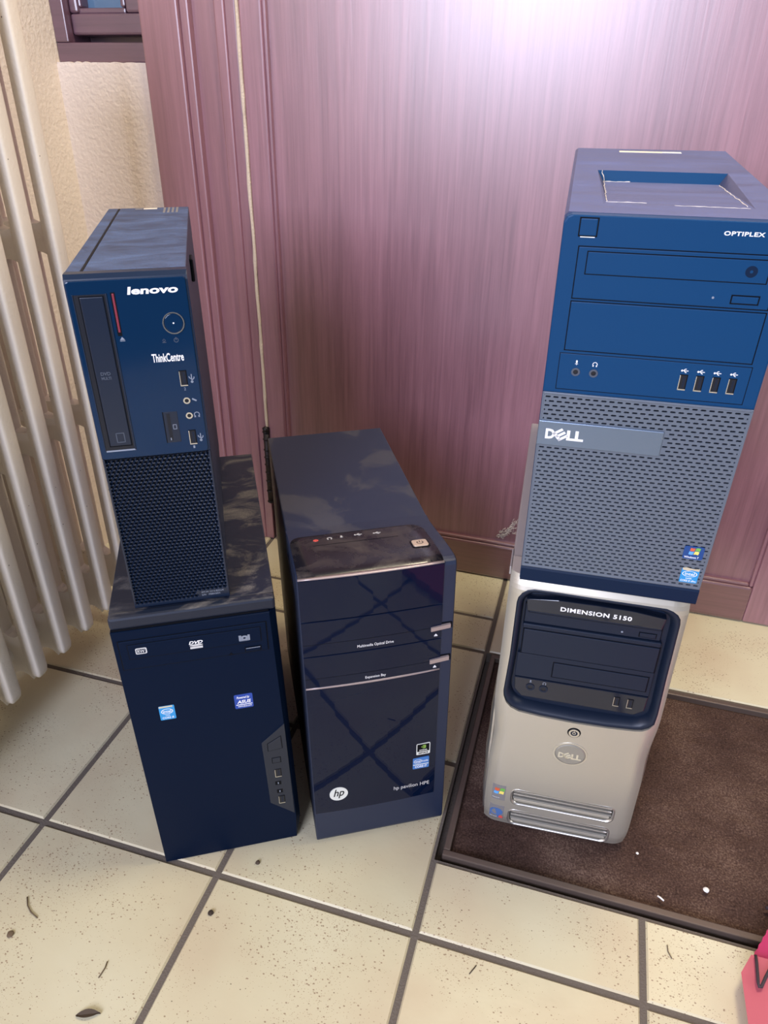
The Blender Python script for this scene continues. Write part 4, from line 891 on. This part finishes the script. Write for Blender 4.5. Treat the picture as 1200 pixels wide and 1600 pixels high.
mb = MB(1.0); pts = [P(.2860, .5445, ZT + .0035), P(.2856, .536, ZT + .0045), P(.2842, .522, ZT + .006), P(.2832, .512, ZT + .007), P(.2838, .5075, ZT + .007), P(.2858, .5085, ZT + .007), P(.291, .519, ZT + .007), P(.298, .532, ZT + .007), P(.306, .545, ZT + .006), P(.33, .556, ZT + .005)]
mb.tube(pts, .0017, 8); h_ = mb.build('rope_handle', 'cord', bag); h_['label'] = 'dark twisted rope handle'
mb = MB(1.0); mb.use('bag_print').loft([[P(x, y, z) for x, y, z in r] for r in ([(.2985, .526, ZT + .0115), (.310, .526, ZT + .0115), (.309, .532, ZT + .0115), (.3005, .532, ZT + .0115)], [(.2985, .526, ZT + .0122), (.310, .526, ZT + .0122), (.309, .532, ZT + .0122), (.3005, .532, ZT + .0122)])]); mb.build('price_tag', parent=bag)['label'] = 'small white tag on the handle'
# dark strap end lying on the doormat behind the bag
mb = MB(1.0); mb.tube([(.318, .632, .002), (.33, .634, .003), (.36, .652, .004), (.40, .66, .004)], [.002, .0035, .0045, .0045], 8); o = mb.build('strap', 'cord'); tag(o, 'dark strap end on the doormat at the right edge', 'strap')

# ------------------------------------------------------------------ litter
def twig(pts, r, m, name, label, cat):
    mb = MB(1.0); mb.tube(pts, r, 6); return tag(mb.build(name, m), label, cat)
mb = MB(1.0); rings = []
for k in range(9):
    t = k / 8; w = .0001 + .0042 * math.sin(math.pi * min(1, t * 1.05)) ** .8; x, yy = -.416 + .024 * t, .2845 + .010 * t
    nx_, ny_ = -.38, .92
    z0 = .0012 + .002 * math.sin(math.pi * t)
    rings.append([(x - nx_ * w, yy - ny_ * w, z0 + .002), (x, yy, z0), (x + nx_ * w, yy + ny_ * w, z0 + .002), (x, yy, z0 - .0008)])
mb.loft(rings); tag(mb.build('dry_leaf', 'leaf'), 'small curled brown leaf on the tile at the bottom left edge', 'leaf')
twig([(-.557, .380, .0012), (-.549, .371, .0014), (-.540, .3655, .0014), (-.528, .362, .0012)], .0008, 'twig', 'pine_needle', 'curved brown needle on the tile near the left edge', 'twig')
twig([(-.4175, .343, .0012), (-.4158, .336, .0014), (-.4165, .325, .0012)], .0007, 'twig', 'grass_stalk', 'short straight stalk on the tile above the curled brown leaf', 'twig')
twig([(.199, .5495, .0012), (.1995, .542, .0014), (.2035, .535, .0012)], .0006, 'twig', 'straw', 'thin bent straw on the tile in front of the doormat', 'twig')
twig([(-.0185, .450, .0011), (-.0125, .4615, .0012)], .0006, 'leaf', 'needle', 'dark needle on the tile below the front corner of the doormat', 'twig')
def lump(x, y, r, m, name, label, cat, z=0.0, sq=.7):
    mb = MB(1.0); mb.use(m); bm2 = mb.bm; bmesh.ops.create_icosphere(bm2, subdivisions=2, radius=r)
    for v in bm2.verts:
        v.co *= 1 + .35 * noise.noise(v.co * (2.2 / r) + Vector((x * 50, y * 50, 0))); v.co.z *= sq; v.co += Vector((x, y, z + r * sq * .8))
    return tag(mb.build(name, fix=False), label, cat)
lump(-.332, .4275, .0034, 'crumb', 'crumb', 'dark crumb on the tile below the large black tower', 'crumb')
lump(-.5445, .3365, .0042, 'twig', 'dirt_clod', 'brown speck of dirt on the tile at the far left edge', 'crumb', sq=.4)
lump(-.3055, .5045, .003, 'leaf', 'seed', 'dark seed on the tile between the black towers', 'crumb')
lump(.2505, .638, .0036, 'pebble', 'pebble', 'white pebble on the doormat right of the silver tower', 'pebble', -.004)
lump(.167, .6655, .0017, 'pebble', 'pebble', 'tiny white speck on the doormat by the silver tower corner', 'pebble', -.003)
twig([(.1905, .611, -.001), (.194, .609, -.0005), (.198, .6065, -.001)], .0011, 'pebble', 'paper_shred', 'white shred on the doormat near its front rail', 'shred')
# cobweb fluff on the door just above the bottom rail
mb = MB(1.0); rnd = random.Random(11)
def fluff(cx, cz, n, sp, r):
    for k in range(n):
        p = Vector((cx + rnd.gauss(0, sp), DY + .0095, cz + rnd.gauss(0, sp))); pts = []
        d = Vector((rnd.uniform(.2, 1), 0, rnd.uniform(-.2, 1)))
        for q in range(5):
            pts.append(tuple(p)); p = p + d * .003 + Vector((rnd.gauss(0, .0015), rnd.gauss(0, .0006), rnd.gauss(0, .0015)))
        mb.tube(pts, r, 5)
for k in range(9):
    t = k / 8; fluff(-.110 + .022 * t, .096 + .034 * t ** 1.2, 5, .0018, .0005)
fluff(-.086, .109, 5, .002, .0004); fluff(-.115, .096, 8, .002, .0005); fluff(-.1115, .108, 4, .0012, .0005)
tag(mb.build('cobweb', 'lint'), 'pale cobweb fluff on the door panel beside the silver tower', 'cobweb')
